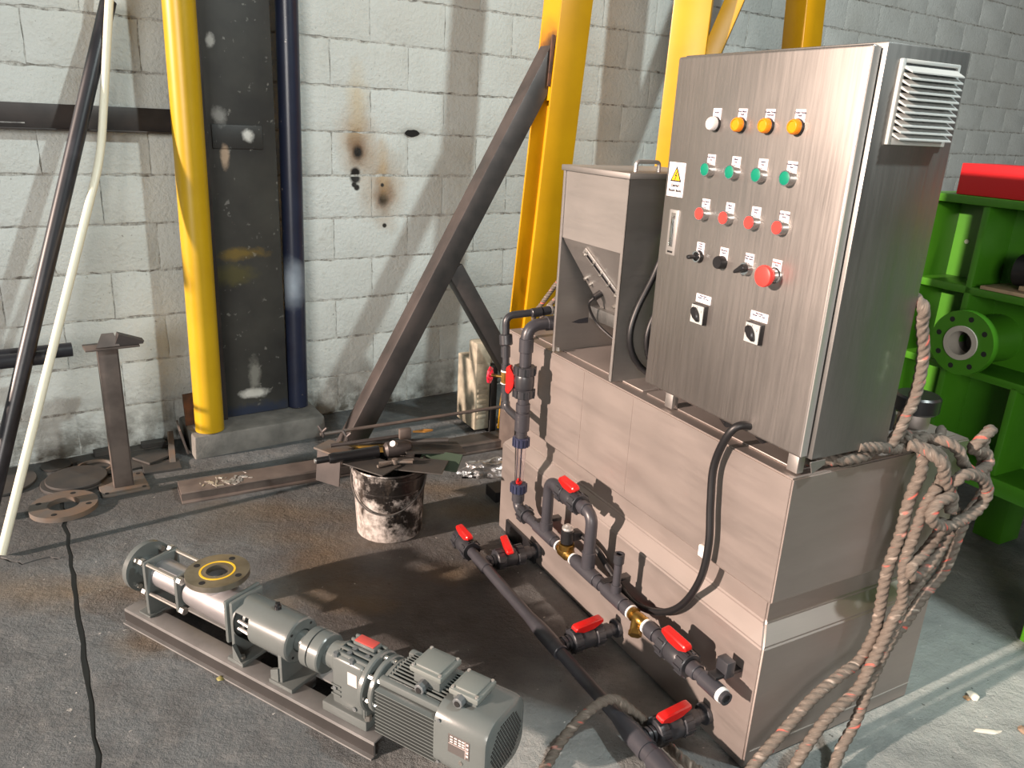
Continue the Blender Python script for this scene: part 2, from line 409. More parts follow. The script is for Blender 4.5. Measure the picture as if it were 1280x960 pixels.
slab([Lj[7]] + cr2[1:] + [(-9, -6.2), (nearR[0] - .01, -6.2)] + Lj[::-1][:-8])

# wall of painted blocks
wall = bpy.data.objects.new('wall_back', finish(box(-.95, 12, .004, .25, -.04, 4.6), 'wall_back', M_mortar)); C.objects.link(wall); wall.matrix_world = FW; wall['kind'] = 'structure'; WM[wall.name] = FW
BL, BH, ROW0 = .435, .2185, .0
def block_mesh(seed, L=BL, hole=None):
    r = random.Random(seed); hw, hh = L / 2 - .0022, BH / 2 - .0055
    b = bmesh.new(); per = []
    nx = max(3, int(L / .033)); nz = 5
    for i in range(nx): per.append((-hw + 2 * hw * i / nx, -hh))
    for i in range(nz): per.append((hw, -hh + 2 * hh * i / nz))
    for i in range(nx): per.append((hw - 2 * hw * i / nx, hh))
    for i in range(nz): per.append((-hw, hh - 2 * hh * i / nz))
    per = [(x + r.uniform(-.003, .003), z + r.uniform(-.0045, .0042)) for x, z in per]
    prd = r.uniform(-.0025, .0015)
    back = [b.verts.new((x, .012, z)) for x, z in per]
    mid = [b.verts.new((x, prd + .003 + r.uniform(-.0025, .0015), z)) for x, z in per]
    fr = [b.verts.new((x * (1 - .009 / hw), prd + r.uniform(-.0006, .0006), z * (1 - .009 / hh))) for x, z in per]
    n = len(per)
    for A, B in ((back, mid), (mid, fr)):
        for k in range(n): b.faces.new((A[k], A[(k + 1) % n], B[(k + 1) % n], B[k]))
    b.faces.new(fr); return finish(b, 'block', M_wall, .9)
variants = [block_mesh(i) for i in range(12)]
HX, HZ = 2.05, 1.535   # the hole knocked through a joint
for row in range(0, 15):
    z = ROW0 + BH * (row + .5); off_ = (.5 if row % 2 else 0) * BL + .10
    for k in range(-1, 26):
        x = -.9 + k * BL + off_
        if x > 10.2 or (x > 2.9 and row < 5) or (x < 2.6 and row > 10) or (x < 4.6 and row > 11) or (x < 6.5 and row > 12): continue
        meshpart('block', rnd.choice(variants), wall, FW @ Matrix.Translation((x, 0, z)) @ Matrix.Rotation(PI * rnd.choice((0, 1)), 4, 'Y'))
# a knocked-out pocket with a broken rim
b = lathe((HX, -.006, HZ), (0, 1, 0), [(0, .036), (.004, .03), (.006, .0)], 14); b.transform(Matrix.Translation((HX, 0, HZ)) @ Matrix.Diagonal((1.25, 1, .5, 1)) @ Matrix.Translation((-HX, 0, -HZ)))
for v in b.verts: v.co.x += .006 * noise.noise(v.co * 60); v.co.z += .006 * noise.noise(v.co * 50 + V(9, 1, 1))
part('hole', b, M_dark, wall, FW)

# column with plinth
col = bpy.data.objects.new('column', finish(box(.935, 1.265, -.12, -.0, .12, 4.4, .004), 'column', M_col)); C.objects.link(col); col.matrix_world = FW; col['kind'] = 'structure'; WM[col.name] = FW
part('flange', box(.915, .945, -.145, .0, .12, 4.4, .003), M_mill, col, FW)
part('cover_plate', box(.97, 1.20, -.127, -.119, 1.44, 1.545, .002), M_col, col, FW)
b = box(.74, 1.40, -.30, -.0, -.01, .12, .012)
for v in b.verts: v.co += V(noise.noise(v.co * 9), noise.noise(v.co * 9 + V(3, 0, 0)), noise.noise(v.co * 9 + V(0, 5, 0))) * .012
pl = bpy.data.objects.new('trim_1', finish(b, 'trim_1', M_conc)); C.objects.link(pl); pl.matrix_world = FW; pl['kind'] = 'structure'

# ================================================================== TANK
L_, W_, D_ = 1.442, .676, .0394
def shell(z0, z1, i0, i1=None):
    """four-sided band of the tank, inset i0 at z0 and i1 at z1"""
    i1 = i0 if i1 is None else i1; b = bmesh.new(); R = []
    for z, i in ((z0, i0), (z1, i1)): R.append([b.verts.new(p) for p in ((i, i, z), (W_ - i, i, z), (W_ - i, L_ - i, z), (i, L_ - i, z))])
    for k in range(4): b.faces.new((R[0][k], R[0][(k + 1) % 4], R[1][(k + 1) % 4], R[1][k]))
    return b
tank = thing('mixing_tank', 'long brushed steel tank with a pinched waist carrying cabinet and hopper', 'tank', FT, (0, 0, 0))
b = shell(.0, .3814, 0); bb = shell(.3814, .4256, 0, D_); join(b, bb); join(b, shell(.4256, .512, D_))
b.faces.new([b.verts.new(p) for p in ((0, 0, 0), (0, L_, 0), (W_, L_, 0), (W_, 0, 0))])
bmesh.ops.remove_doubles(b, verts=b.verts, dist=1e-5); bmesh.ops.recalc_face_normals(b, faces=b.faces)
bmesh.ops.bevel(b, geom=[e for e in b.edges if len(e.link_faces) == 2], offset=.005, segments=2, affect='EDGES')
part('lower_shell', b, M_tank, tank, FT)
b = shell(.520, .858, 0); join(b, shell(.510, .520, .009, 0)); b.faces.new([b.verts.new(p) for p in ((.009, .009, .510), (.009, L_ - .009, .510), (W_ - .009, L_ - .009, .510), (W_ - .009, .009, .510))])
b.faces.new([b.verts.new(p) for p in ((0, 0, .858), (W_, 0, .858), (W_, L_, .858), (0, L_, .858))])
bmesh.ops.remove_doubles(b, verts=b.verts, dist=1e-5); bmesh.ops.bevel(b, geom=[e for e in b.edges if e.calc_face_angle(0) > 1.2], offset=.004, segments=2, affect='EDGES')
part('upper_shell', b, M_tank, tank, FT)
for v0, v1 in ((.03, .62), (.64, 1.12), (1.14, 1.42)):
    part('lid_panel', box(.045, W_ - .02, v0, v1, .858, .863, .002), M_tank, tank, FT)
part('welded_seam', box(-.0015, .001, .892, .898, .53, .85), M_tank, tank, FT)
part('welded_seam', box(-.0015, .001, .622, .626, .53, .85), M_tank, tank, FT)
part('base_skirt', box(.02, W_ + .001, -.001, .0, .05, .053), M_steel, tank, FT)
ft = part('corner_bracket', box(-.012, .0, 1.12, 1.36, -.0, .075, .002), M_black, tank, FT)
cb = part('cable_clip', box(-.010, .001, .235, .262, .515, .548, .002), M_whitep, tank, FT)
cp = part('filler_neck', cyl((.60, .125, .858), (.60, .125, .905), .042, 24), M_tank, tank, FT)
part('filler_cap', cyl((.60, .125, .905), (.60, .125, .955), .060, 32, bev=.006), M_black, tank, FT)
part('hose_stub', tube(fillet([(.50, .13, .865), (.50, .13, .93), (.44, .13, .945)], .03), .014), M_black, tank, FT)

# ================================================================== CONTROL CABINET
cab = thing('control_cabinet', 'tall brushed steel control cabinet with rows of coloured buttons on its door', 'control cabinet', FT, (.15, .295, .86))
housing = part('housing', box(.036, .300, -.012, .600, .905, 1.804, .004), M_steel_case, cab, FT)
part('door_seal', box(.028, .037, .004, .588, .916, 1.795), M_seal, cab, FT)
b = box(.008, .030, .0, .592, .910, 1.798, .006, seg=3); door = part('door', b, M_steel_door, cab, FT)
part('door_fold', box(.010, .030, -.0015, .0025, .914, 1.794), M_steel, door, FT)
for v, u in ((.475, .022), (.012, .022), (.475, .25), (.012, .25)):
    f = part('foot', box(u, u + .022, v, v + .032, .863, .9055, .001), M_hopper, cab, FT)
part('foot_bracket', prism([(.0, 0), (.05, 0), (.05, .012), (.012, .03)], .003, axes((.024, -.02, .905), (1, 0, 0), (0, 0, -1))), M_hopper, cab, FT)
TEXTS = []
TX = Matrix(((0, 0, -1), (-1, 0, 0), (0, 1, 0))).to_4x4()     # text plane facing the front of the tank
def text(s, u, v, z, size, mat, parent, name='lettering', ex=.0002, sp=1.0, bold=0):
    cu = bpy.data.curves.new(name, 'FONT'); cu.body = s; cu.size = size; cu.align_x = 'CENTER'; cu.align_y = 'CENTER'; cu.extrude = ex; cu.space_line = sp
    cu.offset = bold; cu.resolution_u = 2; cu.materials.append(mat); o = bpy.data.objects.new('t_' + name, cu); C.objects.link(o)
    M = FT @ Matrix.Translation((u, v, z)) @ TX; TEXTS.append((o, parent, M)); return o
DU = .008
def plate(v, z, w, h, s, size, mats=(M_ink,)):
    p = part('legend_plate', box(DU - .0018, DU + .001, v - w / 2, v + w / 2, z - h / 2, z + h / 2, .0006, seg=1), M_white, cab, FT)
    lines = s.split('\n'); n = len(lines)
    for i, l in enumerate(lines):
        text(l, DU - .0021, v, z + h * .20 + size * (n / 2 - i - .5) * 1.05, size, mats[min(i, len(mats) - 1)], p, bold=.0002)
VC = (.421, .333, .245, .157)
def pb(kind, v, z):
    d = (-1, 0, 0); o = (DU + .001, v, z)
    if kind in ('lamp_w', 'lamp_o'):
        p = part('indicator_lamp', lathe(o, d, [(0, .0178), (.008, .0178), (.009, .0165)], 28), M_black, cab, FT)
        part('lens', lathe(o, d, [(.008, .0168), (.018, .0164), (.0225, .0138), (.023, .0122), (.0205, .0108), (.0212, 0)], 28), M_orange if kind == 'lamp_o' else M_clearlens, p, FT)
    elif kind in ('g', 'r'):
        p = part('push_button', lathe(o, d, [(0, .0182), (.003, .0182), (.006, .0174), (.018, .0174), (.0205, .0166), (.0205, .0148), (.014, .0148)], 28, close=False), M_chrome, cab, FT)
        part('cap', lathe(o, d, [(.014, .0150), (.0215 if kind == 'r' else .0195, .0150), (.0226 if kind == 'r' else .0202, .0138), (.0226 if kind == 'r' else .0202, 0)], 28), M_redsoft if kind == 'r' else M_green, p, FT)
    elif kind == 'pot':
        p = part('speed_knob', lathe(o, d, [(0, .0165), (.004, .0165), (.008, .015), (.012, .0145), (.012, .0125)], 28), M_black, cab, FT)
        part('ring', ringc(V(*o) + V(-.012, 0, 0), d, .0145, .0115, .002, 28), M_chrome, p, FT)
        part('spindle', lathe(o, d, [(.012, .0105), (.018, .008), (.018, .006), (.040, .0055), (.042, .004), (.042, 0)], 20), M_black, p, FT)
    elif kind == 'buzz':
        p = part('buzzer', lathe(o, d, [(0, .0165), (.018, .0162), (.022, .0145), (.022, .012), (.0215, 0)], 28), M_black, cab, FT)
    elif kind == 'sel':
        p = part('selector_switch', lathe(o, d, [(0, .0168), (.003, .0168), (.006, .0158), (.014, .0158), (.016, .0148), (.016, 0)], 28), M_chrome, cab, FT)
        M = axes(V(o[0] - .016, v, z), (0, .5, -.35), (0, .35, .5)); M.translation = (o[0] - .016, v, z)
        part('handle', prism([(-.014, -.008), (.018, -.004), (.022, 0), (.018, .004), (-.014, .008), (-.016, 0)], .018, axes(V(o[0] - .015, v, z), (0, .8, -.5), (0, -.5, -.8)), bev=.002), M_black, p, FT)
    elif kind == 'stop':
        p = part('emergency_stop', lathe(o, d, [(0, .019), (.005, .019), (.007, .016), (.016, .015), (.016, .012), (.022, .012)], 28), M_chrome, cab, FT)
        part('mushroom_head', lathe(o, d, [(.015, .013), (.022, .0185), (.030, .0245), (.038, .0256), (.0425, .0240), (.0445, .019), (.0452, 0)], 32), M_redsoft, p, FT)
rows = [(1.638, ('lamp_w', 'lamp_o', 'lamp_o', 'lamp_o'), ('Power', 'Feed Mixer\nFault', 'Dosing Pump\nOverload', 'Dosing Pump\nFault')),
        (1.529, ('g', 'g', 'g', 'g'), ('Feed Motor\nRun', 'Mixer\nRun', 'Heater\nRun', 'Dosing Pump\nRun')),
        (1.420, ('r', 'r', 'r', 'r'), ('Feed Motor\nStop', 'Mixer\nStop', 'Heater\nStop', 'Dosing Pump\nStop')),
        (1.310, ('pot', 'buzz', 'sel', 'stop'), ('Dosing\nPump\nSpeed', 'Ultrasonic\nAlarm', 'Pump Auto\nMan Select', 'Emergency\nStop'))]
for z, ks, ls in rows:
    for v, k, l in zip(VC, ks, ls):
        pb(k, v, z); plate(v - .001, z + .020, .0285, .033, l, .0058 if '\n' in l else .006, (M_redink, M_ink) if k == 'stop' else (M_ink,))
for v, l in ((.387, 'Mixer Motor\nManual / Off / Auto'), (.188, 'Main Pump\nManual / Off / Auto')):
    z = 1.164; p = part('rotary_switch', box(DU - .014, DU + .001, v - .0245, v + .0245, z - .0255, z + .0255, .002), M_black, cab, FT)
    part('face_plate', box(DU - .0165, DU - .0135, v - .023, v + .023, z - .024, z + .024, .001, seg=1), M_ventm, p, FT)
    part('handle', prism([(-.021, -.005), (-.011, -.0105), (.004, -.011), (.021, -.003), (.022, .003), (.004, .011), (-.011, .0105), (-.021, .006)], .011, axes((DU - .016, v, z), (0, -.62, -.78), (0, -.78, .62)), bev=.003), M_black, p, FT)
    for q, (dv, dz) in zip(('0', 'I', '2'), ((.015, .017), (-.0, .018), (-.016, .010))): text(q, DU - .0167, v + dv, z + dz, .008, M_ink, p)
    plate(v - .002, z + .040, .056, .022, l, .0052)
# warning sticker
wl = part('warning_sticker', box(DU - .001, DU + .001, .515, .581, 1.4495, 1.538, .0003, seg=1), M_white, cab, FT)
fr_ = bmesh.new()
for a in ((.5225, .5235, 1.457, 1.531), (.5725, .5735, 1.457, 1.531), (.5225, .5735, 1.457, 1.458), (.5225, .5735, 1.530, 1.531)): box(DU - .0014, DU, a[0], a[1], a[2], a[3], 0, fr_)
part('border', fr_, M_blackink, wl, FT)
AX = lambda v, z, u: axes((u, v, z), (0, -1, 0), (0, 0, 1))
part('triangle', prism([(-.0225, -.0175), (.0225, -.0175), (0, .0225)], .0006, AX(.548, 1.506, DU - .0011)), M_blackink, wl, FT)
part('triangle_field', prism([(-.0165, -.0140), (.0165, -.0140), (0, .0155)], .0006, AX(.548, 1.506, DU - .0014)), M_yell, wl, FT)
part('lightning_bolt', prism([(.002, .010), (-.005, -.002), (-.0005, -.001), (-.003, -.009), (-.005, -.008), (-.0025, -.0125), (.0015, -.009), (-.0005, -.009), (.0045, .0015), (.0005, .0005), (.005, .010)], .0005, AX(.5485, 1.5045, DU - .0018)), M_blackink, wl, FT)
text('Danger!', DU - .0014, .548, 1.4785, .0100, M_blackink, wl, bold=.0004); text('Electric Shock', DU - .0014, .548, 1.4655, .0085, M_blackink, wl, bold=.0004)
# flush door latch
la = part('door_latch', box(DU - .003, DU + .001, .520, .557, 1.295, 1.416, .0015), M_steel, cab, FT)
part('recess', box(DU - .0036, DU - .002, .5295, .548, 1.317, 1.408, .001, seg=1), M_steel_case, la, FT)
part('lever', box(DU - .0055, DU - .003, .5325, .545, 1.320, 1.392, .002), M_chrome, la, FT)
part('lock_barrel', cyl((DU - .006, .5388, 1.402), (DU - .003, .5388, 1.402), .006, 16), M_zinc, la, FT)
part('name_strip', box(DU - .0036, DU - .003, .528, .549, 1.301, 1.306), M_blackink, la, FT)
# louvred vent on the side
b = box(.078, .090, -.020, -.011, 1.611, 1.776, .002)
for a in ((.256, .264, 1.611, 1.776), (.085, .26, 1.611, 1.627), (.085, .26, 1.768, 1.776)): box(a[0], a[1], -.020, -.011, a[2], a[3], .002, b)
vt = part('vent', b, M_ventm, cab, FT); part('filter', box(.088, .258, -.0135, -.0115, 1.625, 1.770), M_pumpdark, vt, FT)  # dark sheet behind the slats puts the shade of the gaps into colour
for i in range(11):
    z = 1.630 + i * .0128
    part('slat', prism([(0, 0), (.020, -.009), (.020, -.0065), (0, .0055)], .168, axes((.255, -.019, z), (0, -1, 0), (0, 0, 1))), M_ventm, vt, FT)

# ================================================================== FEED HOPPER
hop = thing('feed_hopper', 'open-fronted steel feed hopper standing on the tank between pipe and cabinet', 'hopper', FT, (.19, .92, .863))
h0, h1, v0, v1, ud = .863, 1.478, .745, 1.105, .38
for v in (v0, v1):
    b = box(.0, ud, v - .0015, v + .0015, h0, h1); box(.0, .003, v - (.012 if v == v1 else 0.0015), v + (.0015 if v == v1 else .012), h0, h1, 0, b); part('side_panel', b, M_hopper, hop, FT)
part('rear_panel', box(ud - .003, ud, v0, v1, h0, h1), M_hopper, hop, FT)
part('lid', box(-.006, ud + .006, v0 - .008, v1 + .008, h1, h1 + .018, .003), M_hopper, hop, FT)
hd = part('lid_handle', tube(fillet([(.06, .80, h1 + .017), (.06, .80, h1 + .047), (.145, .80, h1 + .047), (.145, .80, h1 + .017)], .012), .006), M_steel, hop, FT)
part('front_panel', box(.004, .007, v0 + .003, v1 - .003, 1.262, h1), M_hopper, hop, FT)
b = bmesh.new(); T0 = [(.006, 1.10, 1.264), (.006, .75, 1.264)]; Bt = [(.135, .795, 1.03), (.135, 1.03, 1.03)]
Q = [b.verts.new(p) for p in T0 + Bt]; b.faces.new(Q)
R_ = [b.verts.new(p) for p in ((ud - .01, 1.10, 1.264), (ud - .01, .75, 1.264), (.25, .795, 1.03), (.25, 1.03, 1.03))]; b.faces.new(R_)
b.faces.new((Q[0], Q[3], R_[3], R_[0])); b.faces.new((Q[1], Q[2], R_[2], R_[1])); b.faces.new((Q[2], Q[3], R_[3], R_[2]))
part('sloping_chute', b, M_hopper, hop, FT)
part('auger_trough', box(.11, .30, .76, 1.06, .985, 1.03, .004), M_steel_case, hop, FT)
sd = V(.129, 0, -.234).normalized(); sx = V(0, -1, 0)
def onsl(t, v, o=0): # point on the sloping face, t down the slope
    nrm = V(-.234, 0, -.129).normalized(); return V(.006, v, 1.264) + sd * t + nrm * o
bp0, bp1 = onsl(.028, .975, .004), onsl(.185, .868, .004)
b = bar(bp0, bp1, .034, .005, V(-.234, 0, -.129), bev=.001); sg = part('sight_glass', b, M_steel, hop, FT)
part('glass_strip', bar(bp0.lerp(bp1, .1), bp0.lerp(bp1, .9), .014, .007, V(-.234, 0, -.129)), M_black, sg, FT)
for k in range(5):
    for sgn in (-1, 1):
        c_ = bp0.lerp(bp1, .06 + .22 * k); side = (bp1 - bp0).cross(V(-.234, 0, -.129)).normalized() * (.0135 * sgn)
        part('bolt', cyl(c_ + side, c_ + side + V(-.234, 0, -.129).normalized() * .008, .0045, 6), M_zinc, sg, FT)
cg = part('cable_gland', cyl(onsl(.20, .985), onsl(.20, .985, .03), .012, 12), M_black, hop, FT)
part('gland_cable', tube(smooth_path([onsl(.20, .985, .03), onsl(.22, 1.0, .05), (.10, 1.0, .99), (.12, .95, .955), (.14, .86, .925), (.16, .76, .90)]), .0045, 8), M_rubber, hop, FT)
for p in ((.012, 1.085, .868), (.012, .765, .868)): part('bolt', cyl(p, V(*p) + V(0, 0, .014), .007, 6), M_zinc, hop, FT)
for t, v in ((.15, 1.06), (.17, 1.045), (.235, .94)): part('bolt', cyl(onsl(t, v - .02), onsl(t, v - .02, .012), .006, 6), M_zinc, hop, FT)

# ================================================================== FRONT PIPEWORK
U = -.09; ZM = .255; R = .0185
man = thing('pipe_manifold', 'dark grey inlet pipework with flow meter and valves along the tank front', 'pipework', FT, (U, .6, .22))
def P(name, bm, mat=M_pvc, par=None, label=None): return part(name, bm, mat, par or man, FT, label)
def pipe(p0, p1, r=R, name='pipe', mat=M_pvc, par=None): return P(name, cyl(p0, p1, r, 20), mat, par)
def collar(p, d, r, h, name='collar', mat=M_pvc, par=None, n=24):
    p = Vector(p); d = Vector(d).normalized(); return P(name, cyl(p - d * h / 2, p + d * h / 2, r, n, bev=.002), mat, par)
def ribnut(p, d, r, h, mat=M_pvcd, par=None, name='union_nut', ribs=10):
    p = Vector(p); d = Vector(d).normalized(); b = cyl(p - d * h / 2, p + d * h / 2, r, 24, bev=.003); x, y, _ = basis(d)
    for k in range(ribs):
        a = 2 * PI * k / ribs; q = p + (x * math.cos(a) + y * math.sin(a)) * r
        bar(q - d * h * .42, q + d * h * .42, .006, .006, (q - p), b)
    return P(name, b, mat, par)
def ball_valve(c, d, hd, r=R, par=None, F=FT, wing=None, hl=.05, thing_=None):
    """valve body round axis d with red lever out along hd"""
    c = Vector(c); d = Vector(d).normalized(); hd = Vector(hd).normalized(); th = thing_ or man
    body = part('ball_valve', lathe(c - d * .046, d, [(0, r * 1.25), (.01, r * 1.35), (.02, r * 1.6), (.03, r * 1.72), (.062, r * 1.72), (.072, r * 1.6), (.082, r * 1.35), (.092, r * 1.25)], 24), M_pvcd, th, F)
    for s_ in (-1, 1):
        q = c + d * .042 * s_; b = cyl(q - d * .016, q + d * .016, r * 1.85, 24, bev=.003); x, y, _ = basis(d)
        for k in range(10):
            a = 2 * PI * k / 10; e = q + (x * math.cos(a) + y * math.sin(a)) * r * 1.85; bar(e - d * .014, e + d * .014, .007, .006, (e - q), b)
        part('union_nut', b, M_pvcd, body, F)
    w_ = Vector(wing) if wing else d; w_ = (w_ - hd * w_.dot(hd)).normalized()
    part('stem', cyl(c + hd * r * 1.5, c + hd * (r * 1.7 + .012), .012, 14), M_pvcd, body, F)
    top = c + hd * (r * 1.7 + .006)
    poly = [(-hl, -.006), (-hl * .9, .014), (-.018, .0155), (.018, .0155), (hl * .9, .014), (hl, -.006), (hl * .85, -.0145), (-hl * .85, -.0145)]
    poly = [(-hl, .008), (-hl, .018), (-hl * .85, .026), (hl * .85, .026), (hl, .018), (hl, .008), (.020, .0), (.013, -.008), (-.013, -.008), (-.020, .0)]
    Mx = axes(top, w_, hd); Mx = Mx @ Matrix.Translation((0, 0, -.0135))
    part('lever', prism(poly, .027, Mx, bev=.004), M_redp, body, F)
    return body
ZX = V(0, 0, 1); YX = V(0, -1, 0)
# riser: elbow at the top turns in to the hopper, ball valve, tee, flow meter, elbow into the run along the tank
VR = 1.132
P('elbow_pipe', tube(fillet([(.14, VR - .01, .965), (U, VR, .955), (U, VR, .80)], .05, 8), .0215, 18))
collar((U, VR, .885), ZX, .0255, .05); collar((.0, VR, .9575), (1, 0, 0), .026, .035)
pipe((U, VR, .82), (U, VR, .53), .0205)
ball_valve((U, VR, .752), ZX, (-.7, .75, 0), .0205, wing=ZX, hl=.052)
collar((U, VR, .655), ZX, .0255, .03); collar((U, VR, .60), ZX, .0265, .07, 'tee')
ribnut((U, VR, .522), ZX, .029, .036, M_pvcn, name='flow_meter_nut', ribs=14)
fm = P('flow_meter', lathe((U, VR, .355), (0, 0, 1), [(0, .0165), (.15, .021), (.15, .0185), (0, .014), (0, .0165)], 24, close=False), M_glass)
for a in (.6, 2.7, 4.4): P('rod', cyl((U + .010 * math.cos(a), VR + .010 * math.sin(a), .355), (U + .010 * math.cos(a), VR + .010 * math.sin(a), .51), .0014, 6), M_pvcn, fm)
P('float', lathe((U, VR, .350), (0, 0, 1), [(0, .0), (.004, .012), (.014, .0125), (.018, .007), (.024, .007), (.026, 0)], 16), M_redp, fm)
ribnut((U, VR, .338), ZX, .029, .036, M_pvcn, name='flow_meter_nut', ribs=14)
P('elbow_pipe', tube(fillet([(U, VR, .33), (U, VR, ZM), (U, VR - .10, ZM)], .045, 8), .0195, 18))
collar((U, VR, .298), ZX, .0235, .03)
ribnut((U, 1.075, ZM), YX, .030, .035, M_pvcd)
pipe((U, 1.06, ZM), (U, .82, ZM)); P('tee', cyl((U, .985, ZM), (U, .86, ZM), .0225, 20, bev=.002))
# loop over the solenoid
P('elbow_pipe', tube(fillet([(U, .922, ZM), (U, .922, .462), (U, .655, .462), (U, .655, ZM)], .042, 8), .0195, 18))
collar((U, .922, .285), ZX, .0225, .035); collar((U, .655, .30), ZX, .0225, .06); collar((U, .86, .462), YX, .0235, .03); collar((U, .70, .462), YX, .0235, .025)
ball_valve((U, .782, .462), YX, (-.25, 0, 1), R, wing=YX, hl=.048)
# solenoid valve
sv = P('solenoid_valve', lathe((U, .830, ZM), YX, [(0, .017), (.012, .020), (.012, .015), (.022, .024), (.060, .024), (.07, .015), (.07, .020), (.085, .017)], 16), M_brass)
P('bonnet', cyl((U, .787, ZM + .012), (U, .787, ZM + .034), .027, 24, bev=.002), M_brass, sv)
P('coil', cyl((U, .787, ZM + .034), (U, .787, ZM + .085), .0215, 24, bev=.004), M_black, sv)
P('coil_top', lathe((U, .787, ZM + .085), (0, 0, 1), [(0, .018), (.004, .020), (.010, .019), (.015, .011), (.019, .008), (.019, 0)], 16), M_steel, sv)
P('plug', box(U + .015, U + .05, .772, .802, ZM + .042, ZM + .075, .004), M_black, sv)
for v in (.834, .742): P('sealing_ring', ringc((U, v, ZM), YX, .0205, .010, .006, 24), M_whitep)
pipe((U, .74, ZM), (U, .41, ZM)); P('tee', cyl((U, .725, ZM), (U, .60, ZM), .0235, 20, bev=.002))
P('collar', cyl((U, .59, ZM), (U, .57, ZM), .022, 20)); P('tee', cyl((U, .55, ZM), (U, .455, ZM), .0235, 20, bev=.002))
pipe((U, .500, ZM), (U, .500, .385), .0125); P('sample_stub', lathe((U, .500, .372), (0, 0, 1), [(0, .0135), (.004, .0165), (.034, .0165), (.034, .010), (.005, .009)], 18, close=False), M_pvcd)
collar((U, .500, .285), ZX, .0165, .03)
P('pipe_support', box(U - .01, .0, .545, .57, ZM + .015, ZM + .025, .001), M_black); P('pipe_support', box(U - .008, .0, .965, .99, ZM + .012, ZM + .024, .001), M_black)
collar((U, .432, ZM), YX, .0235, .03)
# Y strainer in brass
ys = P('strainer', lathe((U, .412, ZM), YX, [(0, .020), (.012, .022), (.014, .016), (.030, .020), (.045, .020), (.055, .016), (.057, .022), (.068, .020)], 16), M_brass)
P('strainer_leg', cyl((U, .385, ZM), (U - .024, .360, ZM - .024), .0175, 14, bev=.002), M_brass, ys)
P('strainer_cap', cyl((U - .023, .361, ZM - .023), (U - .031, .352, ZM - .031), .020, 6), M_brass, ys)
for v in (.420, .344): P('sealing_ring', ringc((U, v, ZM), YX, .0225, .012, .007, 24), M_whitep)
pipe((U, .345, ZM), (U, .03, ZM)); P('collar', cyl((U, .33, ZM), (U, .295, ZM), .0245, 20, bev=.002)); P('collar', cyl((U, .29, ZM), (U, .262, ZM), .022, 20))
ball_valve((U, .205, ZM), YX, (-.18, 0, 1), .0195, wing=YX, hl=.052)
P('collar', cyl((U, .145, ZM), (U, .118, ZM), .0235, 20, bev=.002)); P('socket', cyl((U, .10, ZM), (U, .032, ZM), .0225, 20, bev=.002))
P('thread_tape', cyl((U, .032, ZM), (U, .020, ZM), .0205, 20), M_whitep); P('end_bush', lathe((U, .020, ZM), YX, [(0, .018), (.012, .018), (.012, .012), (0, .011)], 20, close=False), M_pvcd)
P('end_plug', cyl((U, .018, ZM), (U, .012, ZM), .0115, 16), M_dark)
sb = P('pipe_support', box(U + .0, .0, .055, .085, ZM + .020, ZM + .030, .001), M_black); P('clamp_block', box(U + .03, U + .06, .05, .09, ZM + .018, ZM + .066, .003), M_pvcd); 
# thin by-pass with brass gate valve
V2 = 1.262; U2 = -.09
bp = thing('bypass_pipe', 'thin black bypass pipe with brass valve and red wheel at the far tank end', 'pipework', FT, (U2, V2, .60))
def B(name, bm, mat=M_pvcd, par=None): return part(name, bm, mat, par or bp, FT)
B('pipe', tube(fillet([(.12, 1.255, .972), (U2, V2 + .03, .952), (U2, V2, .61), (U2, 1.158, .600)], .03, 8), .0135, 14))
B('collar', cyl((.0, 1.266, .962), (.04, 1.262, .966), .0175, 16, bev=.002)); B('collar', cyl((.045, 1.262, .9665), (.07, 1.26, .969), .0165, 16)); B('hose_clip', ringc((.075, 1.26, .9695), (1, -.03, .1), .0185, .0135, .008, 20), M_steel)
B('collar', cyl((U2, V2 + .026, .885), (U2, V2 + .018, .845), .0245, 20, bev=.004)); B('collar', cyl((U2, V2 + .022, .84), (U2, V2 + .018, .80), .0175, 16))
B('collar', cyl((U2, V2 + .014, .775), (U2, V2 + .013, .748), .0165, 16)); B('collar', cyl((U2, V2 + .01, .70), (U2, V2 + .008, .665), .0165, 16)); B('collar', cyl((U2, V2 + .004, .63), (U2, V2, .605), .017, 16))
gv = B('gate_valve', cyl((U2, V2 + .013, .748), (U2, V2 + .01, .700), .0185, 8, bev=.003), M_brass)
for z in (.746, .700): B('sealing_ring', ringc((U2, V2 + .012, z), ZX, .018, .012, .005, 20), M_whitep, gv)
wd_ = V(-.72, .69, 0); wc = V(U2, V2 + .012, .724)
B('spindle', cyl(wc, wc + wd_ * .062, .006, 10), M_brass, gv)
hwb = bmesh.new(); x_, y_, _ = basis(wd_)
tube([wc + wd_ * .060 + (x_ * math.cos(a) + y_ * math.sin(a)) * .026 * (1 + .07 * math.cos(8 * a)) for a in [2 * PI * k / 32 for k in range(33)]], .0055, 8, hwb)
for k in range(4): a = PI * k / 2; cyl(wc + wd_ * .060, wc + wd_ * .060 + (x_ * math.cos(a) + y_ * math.sin(a)) * .026, .004, 6, hwb)
cyl(wc + wd_ * .054, wc + wd_ * .068, .009, 10, hwb); B('hand_wheel', hwb, simple('crimson_wheel', 'c8203a', .4), gv)

